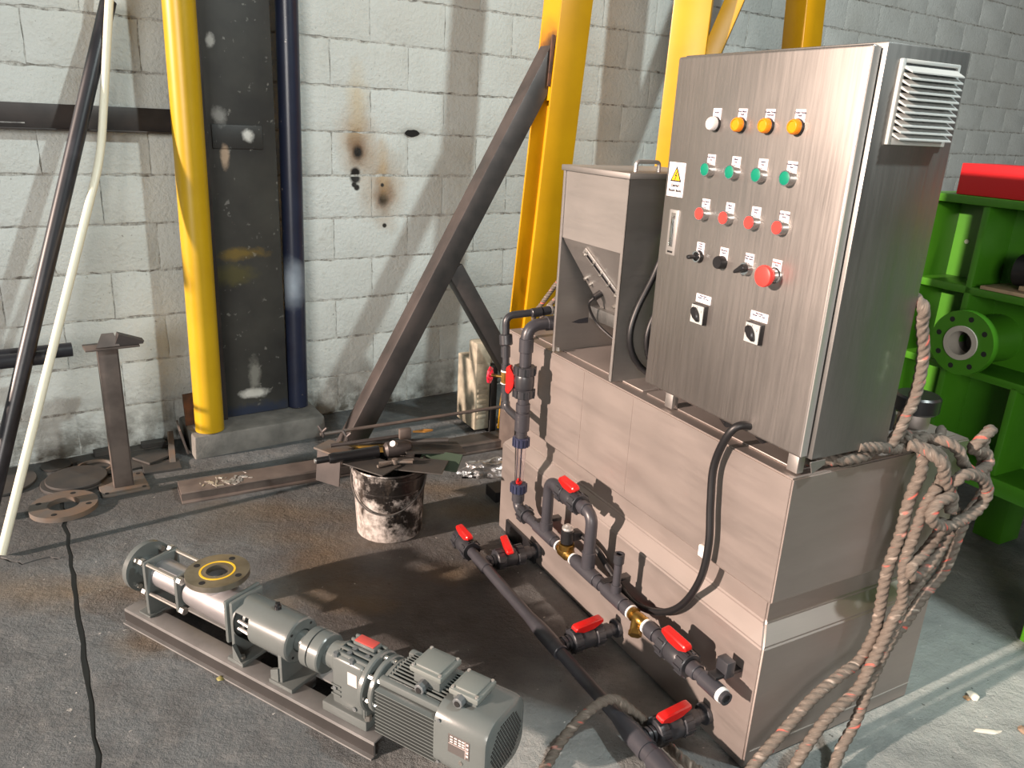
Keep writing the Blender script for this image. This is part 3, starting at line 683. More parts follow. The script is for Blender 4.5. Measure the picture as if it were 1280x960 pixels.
# ================================================================== DRAIN LINE ON THE FLOOR
UD, ZD = -.238, .062
dr = thing('drain_manifold', 'black drain pipe with four red valves lying along the floor before the tank', 'pipework', FT, (UD, .6, 0))
def Dn(name, bm, mat=M_pvcd, par=None): return part(name, bm, mat, par or dr, FT)
Dn('pipe', cyl((UD, 1.27, ZD), (UD, -.02, ZD), .0195, 20), M_pvc)
Dn('end_cap', lathe((UD, 1.34, ZD), YX, [(0, .017), (0, .023), (.03, .023), (.03, .020)], 20)); ball_valve((UD, 1.262, ZD), YX, (-.12, 0, 1), .0205, thing_=dr, hl=.054)
Dn('tee', cyl((UD, 1.16, ZD), (UD, 1.07, ZD), .0235, 20, bev=.002), M_pvc); Dn('reducer', lathe((UD, .76, ZD), YX, [(0, .0195), (.06, .024), (.10, .026), (.17, .026), (.17, .0195)], 20), M_pvc)
Dn('collar', cyl((UD, .60, ZD), (UD, .55, ZD), .0255, 20, bev=.002), M_pvc)
Dn('reducer', lathe((UD, .25, ZD), YX, [(0, .0195), (.07, .030), (.14, .031), (.14, .027), (.2, .027)], 20), M_pvc); Dn('socket', cyl((UD, .085, ZD), (UD, -.02, ZD), .031, 20, bev=.003), M_pvc)
for v, hd_, wing in ((1.115, (-.2, 0, 1), (-.25, -1, 0)), (.585, (0, -.1, 1), (1, .1, 0)), (.155, (0, -.1, 1), (1, .1, 0))):
    Dn('branch', cyl((UD, v, ZD), (.0, v, ZD), .019, 20)); 
    for u in (-.205, -.190): Dn('collar', cyl((u - .005, v, ZD), (u + .004, v, ZD), .0235, 20))
    Dn('collar', cyl((-.065, v, ZD), (-.035, v, ZD), .0245, 20, bev=.002)); Dn('tank_flange', cyl((-.014, v, ZD), (.0, v, ZD), .031, 24, bev=.002))
    ball_valve((-.125, v, ZD), (1, 0, 0), hd_, .0205, wing=wing, thing_=dr, hl=.058)

# ================================================================== CABLES
CP = [(.06, .16, .885), (.01, .165, .930), (-.030, .185, .915), (-.03, .226, .807), (-.03, .220, .695), (-.03, .206, .584), (-.03, .219, .466), (-.03, .281, .343), (-.03, .377, .263), (-.03, .492, .230), (-.03, .605, .262), (-.03, .700, .300), (-.04, .787, .312)]
single('power_cable', tube(smooth_path(CP), .0105, 12), M_rubber, 'thick black cable hanging in a loop down the front of the tank', 'cable', FT, (-.03, .2, .23))
CLP = [(.20, .715, 1.36), (.144, .712, 1.305), (.098, .712, 1.197), (.050, .712, 1.102), (.030, .710, 1.028), (.045, .708, .960), (.09, .70, .905), (.14, .66, .878), (.16, .55, .876), (.12, .40, .876), (.07, .30, .876)]
single('looped_cable', tube(smooth_path(CLP), .010, 12), M_rubber, 'black cable curving down behind the cabinet, outer one of the pair beside the hopper', 'cable', FT, (.05, .7, .88), 'cables beside the hopper')
CL2 = [(.22, .705, 1.22), (.16, .700, 1.16), (.11, .698, 1.09), (.085, .696, 1.02), (.095, .694, .955), (.13, .69, .915), (.17, .62, .90), (.17, .45, .90), (.13, .33, .897)]
single('looped_cable', tube(smooth_path(CL2), .009, 12), M_rubber, 'black cable inside the wider loop, inner one of the pair beside the hopper', 'cable', FT, (.08, .7, .88), 'cables beside the hopper')

# ================================================================== ROPES
def rope_mesh(pts, r=.0155, per=6, F=FT, parent=None, name='strand', pitch=None):
    raw = smooth_path(pts, per); # even spacing
    pts = [raw[0]]; st = r * .30; acc = 0
    for a, b_ in zip(raw, raw[1:]):
        L = (b_ - a).length; t = st - acc
        while t <= L: pts.append(a.lerp(b_, t / L)); t += st
        acc = L - (t - st)
    n = 15; pitch = pitch or r * 4.4; fr = frames(pts); verts = []; faces = []; uvs = []; s = 0
    for i, (p, (x, y)) in enumerate(zip(pts, fr)):
        if i: s += (p - pts[i - 1]).length
        tw = 2 * PI * s / pitch
        for k in range(n):
            a = 2 * PI * k / n; rr = r * (.70 + .32 * abs(math.cos(1.5 * a)) ** .7) * (1 + .03 * math.sin(37 * s * 10 + k)); a2 = a + tw
            verts.append(p + (x * math.cos(a2) + y * math.sin(a2)) * rr)
    for i in range(len(pts) - 1):
        for k in range(n):
            faces.append((i * n + k, i * n + (k + 1) % n, (i + 1) * n + (k + 1) % n, (i + 1) * n + k))
            u0, u1 = i * st / pitch, (i + 1) * st / pitch
            uvs += [(u0, k / n), (u0, (k + 1) / n), (u1, (k + 1) / n), (u1, k / n)]
    faces.append(tuple(range(n))[::-1]); uvs += [(0, 0)] * n; faces.append(tuple((len(pts) - 1) * n + k for k in range(n))); uvs += [(0, 0)] * n
    me = bpy.data.meshes.new(name); M = (WM[parent.name].inverted() @ F) if parent else F
    me.from_pydata([M @ v for v in verts], [], faces); uv = me.uv_layers.new(name='uv')
    for d_, q in zip(uv.data, uvs): d_.uv = q
    me.polygons.foreach_set('use_smooth', [True] * len(me.polygons)); me.materials.append(M_rope)
    o = bpy.data.objects.new(name, me); C.objects.link(o)
    if parent: o.parent = parent
    WM[o.name] = FI; return o
rp = thing('rope_bundle', 'thick frayed grey and pink rope knotted at the tank corner and trailing to the floor', 'rope', FT, (.42, -.05, .0))
S1 = [(.44, .06, .885), (.425, -.02, .888), (.405, -.050, .830), (.390, -.050, .786), (.381, -.050, .733), (.378, -.050, .646), (.358, -.050, .546), (.366, -.050, .420), (.365, -.050, .350), (.327, -.050, .279), (.272, -.050, .258), (.167, -.050, .214), (.073, -.055, .151), (-.036, -.06, .072), (-.09, -.08, .03), (-.13, -.02, .018)]
S1b = [(.43, -.085, .80), (.405, -.08, .74), (.388, -.08, .66), (.372, -.082, .59), (.385, -.085, .52), (.40, -.085, .45), (.385, -.088, .37), (.35, -.09, .30)]
S2 = [(.515, -.080, .66), (.512, -.080, .580), (.471, -.080, .521), (.417, -.080, .466), (.378, -.085, .422), (.357, -.085, .365), (.321, -.085, .280), (.287, -.085, .218), (.194, -.085, .170), (.128, -.085, .096), (.095, -.085, .035), (.05, -.12, .017), (-.05, -.22, .016)]
S3 = [(.692, -.060, .72), (.673, -.060, .690), (.641, -.060, .655), (.626, -.060, .609), (.600, -.060, .497), (.534, -.060, .435), (.470, -.065, .371), (.401, -.075, .327), (.350, -.085, .255), (.316, -.095, .192), (.288, -.10, .119), (.235, -.11, .053), (.193, -.14, .02), (.12, -.24, .016)]
K1 = [(.40, .05, .880), (.383, -.02, .900), (.400, -.085, .880), (.420, -.095, .855), (.441, -.095, .815), (.480, -.10, .764), (.471, -.11, .72)]
K2 = [(.50, -.06, .75), (.454, -.11, .776), (.410, -.112, .773), (.386, -.112, .745), (.405, -.112, .715), (.458, -.115, .695), (.519, -.117, .700), (.571, -.118, .718), (.598, -.118, .756), (.581, -.118, .793), (.532, -.115, .824), (.484, -.112, .832), (.465, -.105, .815), (.488, -.08, .790), (.523, -.07, .74)]
K3 = [(.45, .06, .882), (.49, -.03, .893), (.525, -.06, .872), (.540, -.075, .835), (.590, -.08, .806), (.650, -.075, .815), (.655, -.06, .842), (.60, -.055, .860), (.610, -.06, .885), (.650, -.06, .908), (.672, -.04, .890), (.652, -.05, .855), (.684, -.05, .778), (.698, -.055, .744), (.692, -.06, .694)]
K4 = [(.500, -.085, .69), (.488, -.085, .653), (.424, -.095, .611), (.381, -.098, .588), (.383, -.10, .562), (.416, -.10, .552), (.463, -.10, .590), (.530, -.09, .650)]
K5 = [(.36, -.03, .90), (.40, -.055, .893), (.45, -.06, .87), (.47, -.07, .83), (.455, -.075, .79), (.50, -.075, .735), (.55, -.08, .70)]
for k in (S1, S1b, S2, S3, K1, K2, K3, K4, K5): rope_mesh(k, .0155 if k is not S1b else .0145, parent=rp)
t2 = thing('tied_rope', 'frayed rope rising from the tank rim behind the right side of the cabinet', 'rope', FT, (.33, .0, .86))
rope_mesh([(.31, .10, 1.30), (.312, -.012, 1.262), (.330, -.015, 1.207), (.360, -.015, 1.135), (.366, -.015, 1.031), (.340, -.015, .960), (.318, -.010, .905), (.285, .010, .884), (.23, -.005, .882), (.17, -.002, .882), (.12, .02, .880), (.05, .05, .879)], .0155, parent=t2)
rope_mesh([(.20, -.006, .912), (.263, -.016, .905), (.34, -.01, .884), (.416, -.018, .888), (.46, -.005, .895), (.50, -.02, .888), (.55, .01, .884), (.60, .04, .880)], .0135, parent=t2)
ro3 = thing('trailing_rope', 'grey rope on the floor arching over the near end of the drain pipe', 'rope', FT, (-.25, .3, 0))
rope_mesh([(-.66, .04, .016), (-.57, .145, .016), (-.46, .235, .016), (-.40, .255, .06), (-.325, .262, .105), (-.245, .268, .110), (-.205, .235, .085), (-.165, .18, .045), (-.145, .120, .022), (-.132, .055, .018), (-.112, .0, .018), (-.10, -.06, .018), (-.14, -.16, .018)], .0150, parent=ro3)
ro4 = thing('thin_rope', 'thin speckled rope hung behind the hopper beside the yellow post', 'rope', FT, (.1, 1.35, .86))
rope_mesh([(.14, 1.14, 1.14), (.115, 1.21, 1.115), (.10, 1.261, 1.070), (.095, 1.306, 1.020), (.09, 1.345, .975), (.075, 1.37, .93), (.085, 1.385, .89), (.13, 1.39, .873)], .0095, parent=ro4)
rope_mesh([(.16, 1.13, 1.10), (.115, 1.20, 1.075), (.105, 1.27, 1.01), (.10, 1.33, .955), (.10, 1.37, .905), (.06, 1.39, .875)], .0095, parent=ro4)

# ================================================================== SCREW PUMP
PY, PZ = .082, .180
pump = thing('screw_pump', 'grey screw pump with gearbox and finned motor on a steel base frame', 'pump', FP, (.55, .082, 0))
def Q(name, bm, mat=M_pump, par=None, label=None, kind=None): return part(name, bm, mat, par or pump, FP, label, kind)
X = V(1, 0, 0)
for y0, y1, s in ((.0, .062, 1), (.110, .172, -1)):
    a, c_ = (y0, y1) if s > 0 else (y1, y0)
    lo_, hi_ = min(a, c_), max(a, c_)
    b = box(-.01, 1.045, lo_, hi_, .044, .050, .001); box(-.01 + .0, 1.045, a if s > 0 else a - .005, a + .005 if s > 0 else a, .0, .046, 0, b); box(-.005, 1.045, a - .012 * s, a + .012 * s, 0, .005, 0, b)
    rail = Q('base_rail', b, M_pumpbase); Q('rail_web', box(-.01, 1.045, a - .0008 * s, a + .0008 * s, .006, .040), M_pumpweb, rail)
    for x in (.10, .90): Q('bolt_hole', cyl((x, a - .0006 * s, .026), (x, a + .001 * s, .026), .008, 14), M_dark, rail)
for x in (.05, .46, .68, .86): Q('cross_member', box(x, x + .05, .06, .112, .012, .049), M_pumpbase)
def sq_plate(x0, x1, hw, zlo, zhi, name='end_plate', mat=M_pump, holes=True):
    b = box(x0, x1, PY - hw, PY + hw, zlo, zhi, .006); p = Q(name, b, mat); return p
# suction flange
b = ringc((.006, PY, PZ), X, .084, .035, .020, 40); cyl((.02, PY, PZ), (.085, PY, PZ), .040, 24, b); sf = Q('suction_flange', b)
for k in range(4):
    a = PI / 4 + k * PI / 2; q = V(.026, PY + .066 * math.cos(a), PZ + .066 * math.sin(a)); Q('bolt', cyl(q - X * .03, q + X * .012, .009, 6), M_zinc, sf)
sq_plate(.082, .098, .064, .055, .246); Q('foot', box(.05, .105, .012, .155, .050, .058, .002))
sq_plate(.234, .250, .064, .122, .246)
Q('stator', cyl((.098, PY, PZ + .002), (.234, PY, PZ + .002), .047, 32), M_pumpl)
for dy in (-.053, .053):
    for dz in (-.053, .053):
        q = V(0, PY + dy, PZ + .004 + dz); Q('tie_rod', cyl(q + X * .070, q + X * .266, .0062, 10), M_zinc)
        for x in (.066, .250): Q('nut', cyl(q + X * x, q + X * (x + .016), .0125, 6), M_zinc)
# suction housing with branch
Q('suction_housing', lathe((.25, PY, PZ), X, [(0, .046), (.006, .052), (.03, .055), (.215, .060)], 32), M_pumpl)
Q('branch', ringc((.365, PY, PZ + .03), ZX, .041, .034, .06, 28), M_pumpl)
fl_ = Q('branch_flange', ringc((.365, PY, .268), ZX, .094, .033, .018, 48), M_flst)
Q('gasket', ringc((.365, PY, .2855), ZX, .053, .047, .0016, 40), M_gask, fl_)
Q('bore', lathe((.365, PY, .286), (0, 0, -1), [(0, .036), (.06, .033), (.06, 0)], 28, close=False), M_dark, fl_)
for k in range(4):
    a = .25 + k * PI / 2; q = V(.365 + .073 * math.cos(a), PY + .073 * math.sin(a), .2862); Q('bolt_hole', cyl(q, q + V(0, 0, .0006), .0095, 16), M_dark, fl_)
sq_plate(.462, .476, .066, .108, .252); p3 = sq_plate(.479, .494, .060, .062, .250)
Q('foot', box(.468, .535, .012, .150, .050, .064, .003)); Q('stiffener', prism([(0, 0), (.035, 0), (0, .05)], .012, axes((.492, .026, .062), (1, 0, 0), (0, 0, 1)))); Q('bolt', cyl((.515, .028, .064), (.515, .028, .076), .010, 6), M_zinc)
# bearing housing with the opened window
def window_cyl(x0, x1, wx0, wx1, r, a0, a1, n=48, nx=10):
    b = bmesh.new(); xs = sorted(set([x0, wx0, wx1, x1])); vs = {}
    def vert(x, k):
        if (x, k % n) not in vs: a = 2 * PI * k / n; vs[(x, k % n)] = b.verts.new((x, PY + r * math.cos(a), PZ + r * math.sin(a)))
        return vs[(x, k % n)]
    for xa, xb in zip(xs, xs[1:]):
        for k in range(n):
            am = (2 * PI * (k + .5) / n) % (2 * PI)
            if xa >= wx0 and xb <= wx1 and a0 < am < a1: continue
            b.faces.new((vert(xa, k), vert(xa, k + 1), vert(xb, k + 1), vert(xb, k)))
    bmesh.ops.solidify(b, geom=b.faces[:], thickness=.006); return b
Q('bearing_housing', window_cyl(.494, .702, .500, .560, .0665, PI * .80, PI * 1.22))
Q('gland_shaft', lathe((.49, PY, PZ), X, [(0, .034), (.02, .034), (.02, .026), (.05, .026), (.05, .036), (.07, .036), (.07, .02), (.1, .02)], 24), M_pumpdark)
for dz, dy in ((.012, -.048), (-.012, -.05)):
    Q('gland_bolt', cyl((.505, PY + dy, PZ + dz), (.552, PY + dy, PZ + dz - .004), .006, 8), M_steel); 
for x in (.514, .538): Q('gland_clamp', ringc((x, PY, PZ), X, .046, .03, .010, 24), M_pump)
hf = Q('housing_end', lathe((.700, PY, PZ), X, [(0, .0675), (.006, .0665), (.010, .062), (.010, .034), (.005, .033), (.005, .0)], 36), M_pump)
for k in range(4):
    a = PI / 4 + PI / 2 * k; q = V(.7095, PY + .053 * math.cos(a), PZ + .053 * math.sin(a)); Q('screw', cyl(q, q + X * .002, .004, 8), M_dark, hf)
Q('grease_nipple', lathe((.615, PY + .004, PZ + .064), ZX, [(0, .010), (.012, .010), (.014, .007), (.022, .007), (.022, 0)], 12), M_black)
Q('support_leg', box(.676, .690, .020, .144, .052, .155, .002)); Q('foot', box(.642, .735, .012, .152, .050, .064, .003)); Q('bolt', cyl((.660, .030, .064), (.660, .030, .080), .010, 6), M_zinc)
Q('support_leg', prism([(0, 0), (.03, 0), (.03, .045), (.0, .03)], .010, axes((.648, .026, .064), (1, 0, 0), (0, 0, 1))))
# coupling
Q('shaft', cyl((.705, PY, PZ), (.765, PY, PZ), .031, 24))
Q('coupling_half', lathe((.752, PY, PZ), X, [(0, .036), (0, .056), (.002, .058), (.026, .058)], 36)); Q('coupling_insert', cyl((.778, PY, PZ), (.783, PY, PZ), .054, 36), M_dark)
Q('coupling_half', lathe((.783, PY, PZ), X, [(0, .058), (.032, .058), (.036, .055), (.036, .030)], 36)); Q('shaft', cyl((.815, PY, PZ), (.905, PY, PZ), .032, 24))
# gearbox
gb = Q('gearbox', box(.868, .985, .030, .134, .075, .236, .014, seg=3))
Q('gearbox_nose', lathe((.835, PY, PZ + .012), X, [(0, .036), (.02, .040), (.045, .052)], 24), M_pump)
b = box(.846, 1.005, .016, .150, .050, .082, .005); Q('gearbox_foot', b)
for i, y in enumerate((.046, .066, .086, .106, .124)):
    Q('rib', box(.880, .990, y - .004, y + .004, .232, .2435 + .004 * (i > 2), .002))
Q('raised_pad', box(.895, .970, .092, .128, .232, .252, .004)); Q('red_tag', box(.900, .965, .094, .124, .2515, .2545, .001), M_gearred)
for x, y in ((.885, .036), (.915, .056), (.94, .036), (.965, .07), (.915, .078)): Q('bolt', cyl((x, y, .232), (x, y, .244), .0075, 6), M_pumpdark)
b = cyl((.985, PY, PZ - .008), (1.004, PY, PZ - .008), .083, 36, bev=.004); box(.985, 1.004, .020, .144, .08, .23, .012, b); Q('gearbox_flange', b)
Q('rating_sticker', box(.930, .962, .0293, .0303, .165, .205), M_platelight)
for z in (.11, .125, .14): Q('rib', box(.872, .905, .027, .031, z, z + .005))
for p in ((.885, .0295, .135), (.955, .0295, .095)): Q('bolt', cyl(p, V(*p) + V(0, -.004, 0), .0065, 10), M_pumpdark)
Q('bolt', cyl((1.0, .03, .082), (1.0, .03, .098), .010, 6), M_zinc)
# motor
MY, MZ = .080, .178
mf = Q('motor_flange', cyl((1.020, MY, MZ), (1.036, MY, MZ), .078, 36, bev=.003)); Q('motor_neck', cyl((1.0, MY, MZ), (1.03, MY, MZ), .052, 28))
for k in range(6):
    a = .3 + k * PI / 3; q = V(1.006, MY + .066 * math.cos(a), MZ + .066 * math.sin(a)); Q('bolt', cyl(q, q + X * .040, .007, 6), M_zinc, mf)
Q('motor_end_bell', lathe((1.036, MY, MZ), X, [(0, .056), (.018, .078), (.03, .084)], 28), M_pump)
Q('motor_barrel', cyl((1.055, MY, MZ), (1.25, MY, MZ), .074, 36), M_seal)  # dark colour stands in for the shade between the fins
b = bmesh.new(); rr = .094
for k in range(13):   # near and far side fins, horizontal
    z = MZ - .070 + k * .0105
    for s in (-1, 1):
        y1 = MY + s * .093; y0 = MY + s * math.sqrt(max(0, .072 ** 2 - (z - MZ) ** 2)) * .95
        box(1.060, 1.250, min(y0, y1), max(y0, y1), z - .0012, z + .0012, 0, b)
for k in range(10):  # top fins, vertical
    y = MY - .048 + k * .0108; box(1.072, 1.25, y - .0012, y + .0012, MZ + .05, MZ + .090 - abs(k - 4.5) * .0012, 0, b)
Q('cooling_fins', b, M_pump, kind='stuff')
for s in (-1, 1): Q('corner_rib', box(1.055, 1.25, MY + s * .062 - .011, MY + s * .062 + .011, MZ + .058, MZ + .080, .006), M_pump)
# fan cover: rounded square
def squircle(x0, x1, hw, rad, name, mat, zoff=0):
    poly = []
    for cx, cy, a0 in ((hw - rad, hw - rad, 0), (-hw + rad, hw - rad, PI / 2), (-hw + rad, -hw + rad, PI), (hw - rad, -hw + rad, 1.5 * PI)):
        for i in range(9): a = a0 + PI / 2 * i / 8; poly.append((cx + rad * math.cos(a), cy + rad * math.sin(a)))
    b = bmesh.new(); rings = []
    for x, k in ((x0, 1), (x1 - .016, 1), (x1 - .005, .96), (x1, .88)): rings.append([b.verts.new((x, MY + p[0] * k, MZ + p[1] * k)) for p in poly])
    n = len(poly)
    for A, B_ in zip(rings, rings[1:]):
        for i in range(n): b.faces.new((A[i], A[(i + 1) % n], B_[(i + 1) % n], B_[i]))
    b.faces.new(rings[0][::-1]); b.faces.new(rings[-1]); return Q(name, b, mat)
fc = squircle(1.246, 1.398, .094, .052, 'fan_cover', M_pump)
b = bmesh.new()
for i in range(-8, 9):
    for j in range(-9, 10):
        y = (i + (.5 if j % 2 else 0)) * .0092; z = j * .0080
        if y * y + z * z < .070 ** 2: cyl((1.3975, MY + y, MZ + z), (1.3986, MY + y, MZ + z), .0034, 6, b)
Q('grille_openings', b, M_dark, fc, kind='stuff')
for x, z in ((1.26, .062), (1.26, -.062), (1.36, -.055)): Q('screw', cyl((x, MY - .0945, MZ + z), (x, MY - .0925, MZ + z), .0045, 10), M_pumpdark, fc)
np_ = Q('nameplate', box(1.290, 1.352, MY - .0952, MY - .0935, MZ - .012, MZ + .042, .0004, seg=1), M_plate)
b = bmesh.new()
for z in (.036, .028, .021):
    for x in (1.296, 1.308, 1.320, 1.330): box(x, x + .008, MY - .0956, MY - .095, MZ + z - .002, MZ + z + .002, 0, b)
for z in (.034, .022, .010, .0): box(1.343, 1.349, MY - .0956, MY - .095, MZ + z - .003, MZ + z + .003, 0, b)
box(1.292, 1.350, MY - .0956, MY - .095, MZ + .0145, MZ + .0155, 0, b); box(1.340, 1.341, MY - .0956, MY - .095, MZ - .01, MZ + .04, 0, b)
Q('nameplate_fields', b, M_platelight, np_)
Q('screw', cyl((1.328, MY - .096, MZ - .03), (1.328, MY - .093, MZ - .03), .006, 12), M_zinc, fc)
# terminal boxes
def tbox(x0, x1, y0, y1, z0, z1, name):
    t = Q(name, box(x0 + .008, x1 - .008, y0 + .008, y1 - .008, z0, z1 - .02, .004), M_pump)
    b = box(x0, x1, y0, y1, z1 - .022, z1 - .006, .004); box(x0 + .010, x1 - .010, y0 + .010, y1 - .010, z1 - .010, z1, .006, b); Q('lid', b, M_lidgrey, t)
    for x in (x0 + .008, x1 - .008):
        for y in (y0 + .008, y1 - .008): Q('screw', cyl((x, y, z1 - .008), (x, y, z1 - .002), .0045, 8), M_steel, t)
    xm = x0 + (x1 - x0) * .45; Q('cable_gland', cyl((xm, y0 + .012, z0 + .020), (xm, y0 - .018, z0 + .018), .015, 8, bev=.002), M_pumpdark, t)
    Q('gland_plug', cyl((xm, y0 - .0175, z0 + .018), (xm, y0 - .020, z0 + .018), .008, 12), M_dark, t); return t
tbox(1.130, 1.228, .038, .132, MZ + .070, MZ + .138, 'terminal_box')
tbox(1.254, 1.340, .034, .122, MZ + .088, MZ + .130, 'terminal_box')

# ================================================================== GANTRY FRAME IN FRONT OF THE WALL
ga = thing('yellow_gantry', 'yellow steel gantry leg with raw steel diagonal braces, standing behind the hopper', 'gantry', FG, (.35, -.06, 0))
def Gp(name, bm, mat, label=None): return part(name, bm, mat, ga, FG, label)
b = box(-.62, 1.5, -.13, .0, .036, .046, .001); box(-.62, 1.5, -.130, -.122, .010, .04, 0, b); box(-.62, 1.5, -.008, .0, .0, .04, 0, b); box(-.62, 1.5, -.145, .01, .0, .010, .001, b)
Gp('base_beam', b, M_mill2, 'brown raw steel beam on the floor')
# leaning post of H section: flange centres
pb_, pt_ = V(.985, -.06, .046), V(1.42, -.06, 3.4)
def hpost(p0, p1, wl, dp, mat=M_yellow):
    """flanges wl wide along the frame, dp apart across it"""
    p0 = Vector(p0); p1 = Vector(p1); b = bmesh.new(); n = V(0, 1, 0)
    for s in (-1, 1): bar(p0 + n * dp / 2 * s, p1 + n * dp / 2 * s, wl, .012, n, b, .0015)
    bar(p0, p1, .010, dp, n, b); return b
# x offset so the wide flange matches
Gp('post', hpost(V(1.065, -.06, .046), V(1.30, -.06, 3.4), .165, .15), M_yellow)
Gp('web_cover', bar(V(1.065 + (1.30 - 1.065) * (1.72 - .046) / 3.354 - .078, -.06, 1.72), V(1.30 - .078, -.06, 3.4), .008, .14, (0, 1, 0)), M_scorch)
Gp('scorched_weld', bar(V(1.096, -.125, 1.78), V(1.106, -.125, 2.0), .018, .008, (0, 1, 0), bev=.003), M_rust)
def boxtube(p0, p1, w=.10, mat=M_mill): return bar(p0, p1, w, w, (0, 1, 0), bev=.004)
Gp('diagonal_brace', boxtube(V(.105, -.06, .05), V(1.15, -.06, 1.935)), M_mill, 'grey raw steel diagonal brace')
Gp('short_brace', boxtube(V(.66, -.055, .95), V(1.06, -.055, .30), .085), M_mill, 'grey raw steel short brace')
Gp('foot_plate', box(1.0, 1.15, -.20, .06, .046, .06, .001), M_mill2)
gus = Gp('gusset_plate', box(.93, .942, -.26, -.10, .01, .36, .001), M_mill2)
for x, z, r_, sx_ in ((-.42, .0475, .075, 1.), ):
    b = bmesh.new()
    for i in range(46):
        px, py, sz = x + rnd.gauss(0, .055), min(-.012, max(-.12, -.075 + rnd.gauss(0, .026))), rnd.uniform(.004, .015)
        a0 = rnd.uniform(0, PI); poly = []
        for k in range(6):
            a = 2 * PI * k / 6; q = sz * rnd.uniform(.35, 1.2); ex = 1.9 * q * math.cos(a); ey = .7 * q * math.sin(a)
            poly.append((px + ex * math.cos(a0) - ey * math.sin(a0), py + ex * math.sin(a0) + ey * math.cos(a0)))
        prism(poly, rnd.uniform(.0006, .002), Matrix.Translation((0, 0, .0462)), b)
    Gp('paint_splash', b, M_spat)
FG2 = FW
def leg(name, label, p0, p1, w, dp, knee=None):
    t = thing(name, label, 'gantry', FI, (p0[0], p0[1], 0))
    p0 = Vector(p0); p1 = Vector(p1); n = -wn; b = bmesh.new()
    for s in (-1, 1): bar(p0 + n * dp / 2 * s, p1 + n * dp / 2 * s, w, .012, n, b, .0015)
    bar(p0, p1, .012, dp, n, b); part('post', b, M_yellow, t)
    part('foot_plate', box(-.15, .15, -.15, .15, 0, .012, .001), M_mill2, t, Matrix.Translation((p0.x, p0.y, 0)))
    if knee:
        for a, c_ in knee: part('knee_brace', bar(a, c_, .09, .09, n, bev=.002), M_yellow, t)
    return t
def box_post(label, p0, p1, w, ang, knee=None):
    t = thing('yellow_post', label, 'gantry', FI, (p0[0], p0[1], 0)); p0 = Vector(p0); p1 = Vector(p1); n = V(math.sin(ang), -math.cos(ang), 0)
    part('post', bar(p0, p1, w, w, n, bev=.006), M_yellow, t)
    part('foot_plate', box(-.17, .17, -.17, .17, 0, .012, .001), M_mill2, t, Matrix.Translation((p0.x, p0.y, 0)))
    if knee: part('knee_brace', bar(knee[0], knee[1], .10, .10, n, bev=.003), M_yellow, t)
box_post('yellow steel post with a flared head, rising between hopper and cabinet', (.845, 4.66, .012), (.90, 4.66, 3.6), .20, -.25, ((.93, 4.65, 1.80), (1.45, 4.75, 3.3)))
box_post('yellow steel post seen above the middle of the cabinet', (1.62, 4.72, .012), (1.43, 4.72, 3.6), .15, .55)

# ================================================================== LEFT-HAND SIDE AGAINST THE WALL
yp = cyl((.832, -.235, .121), (.862, -.215, 3.2), .0665, 32)
single('yellow_pipe', yp, M_yellowpipe, 'thick yellow pipe leaning against the dark column on the concrete plinth', 'pipe', FW, (.832, -.235, .121))
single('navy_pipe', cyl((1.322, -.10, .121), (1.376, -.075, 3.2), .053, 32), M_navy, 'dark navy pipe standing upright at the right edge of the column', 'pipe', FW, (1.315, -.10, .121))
b = lathe((-.105, -.52, .02), V(.60, -.10, 2.0) - V(-.105, -.52, .02), [(0, .031), (2.155, .031), (2.155, .024), (2.05, .024)], 24, close=False)
single('black_pole', b, M_blackpipe, 'long black pole leaning on the wall behind the cream pipe', 'pole', FW, (-.105, -.52, .0))
b = tube(fillet([(-.078, -.853, .012), (.493, -.215, 1.40), (.70, -.10, 2.6)], .12, 6), .0165, 16)
single('cream_pipe', b, M_cream, 'thin cream plastic pipe with a slight bend leaning in front of the black pole', 'pipe', FW, (-.078, -.853, .0))
rl = thing('wall_rail', 'dark steel angle rail fixed level along the wall behind the poles', 'rail', FW, (.3, -.05, 1.5))
part('angle', box(-1.6, .915, -.012, -.002, 1.50, 1.60, .001), M_mill, rl, FW); part('lower_leg', box(-1.6, .915, -.07, -.002, 1.495, 1.503, .001), M_mill, rl, FW)
part('weld_strip', box(-.3, .25, -.0135, -.011, 1.518, 1.523), M_spat, rl, FW)
rk = thing('pipe_rack', 'steel wall bracket at the left edge carrying two grey pipes', 'bracket', FW, (-.55, -.2, 0))
for x in (-.75, -.4): part('arm', box(x, x + .03, -.42, -.012, .565, .582, .001), M_mill, rk, FW); part('upright', box(x, x + .03, -.03, -.008, .0, .70, .001), M_mill, rk, FW)
single('grey_pipe', lathe((-1.0, -.30, .613), X, [(0, .03), (1.285, .03), (1.285, .025), (1.2, .025)], 20, close=False), M_blackpipe, 'dark pipe ending beside the steel stand, upper one of the two', 'pipe', FW, (-.5, -.3, .613), 'pipes on the wall bracket')
single('grey_pipe', lathe((-1.0, -.375, .612), X, [(0, .029), (1.18, .029), (1.18, .024), (1.1, .024)], 20, close=False), M_blackpipe, 'dark pipe ending nearer the black pole, lower one of the two', 'pipe', FW, (-.5, -.375, .612), 'pipes on the wall bracket')
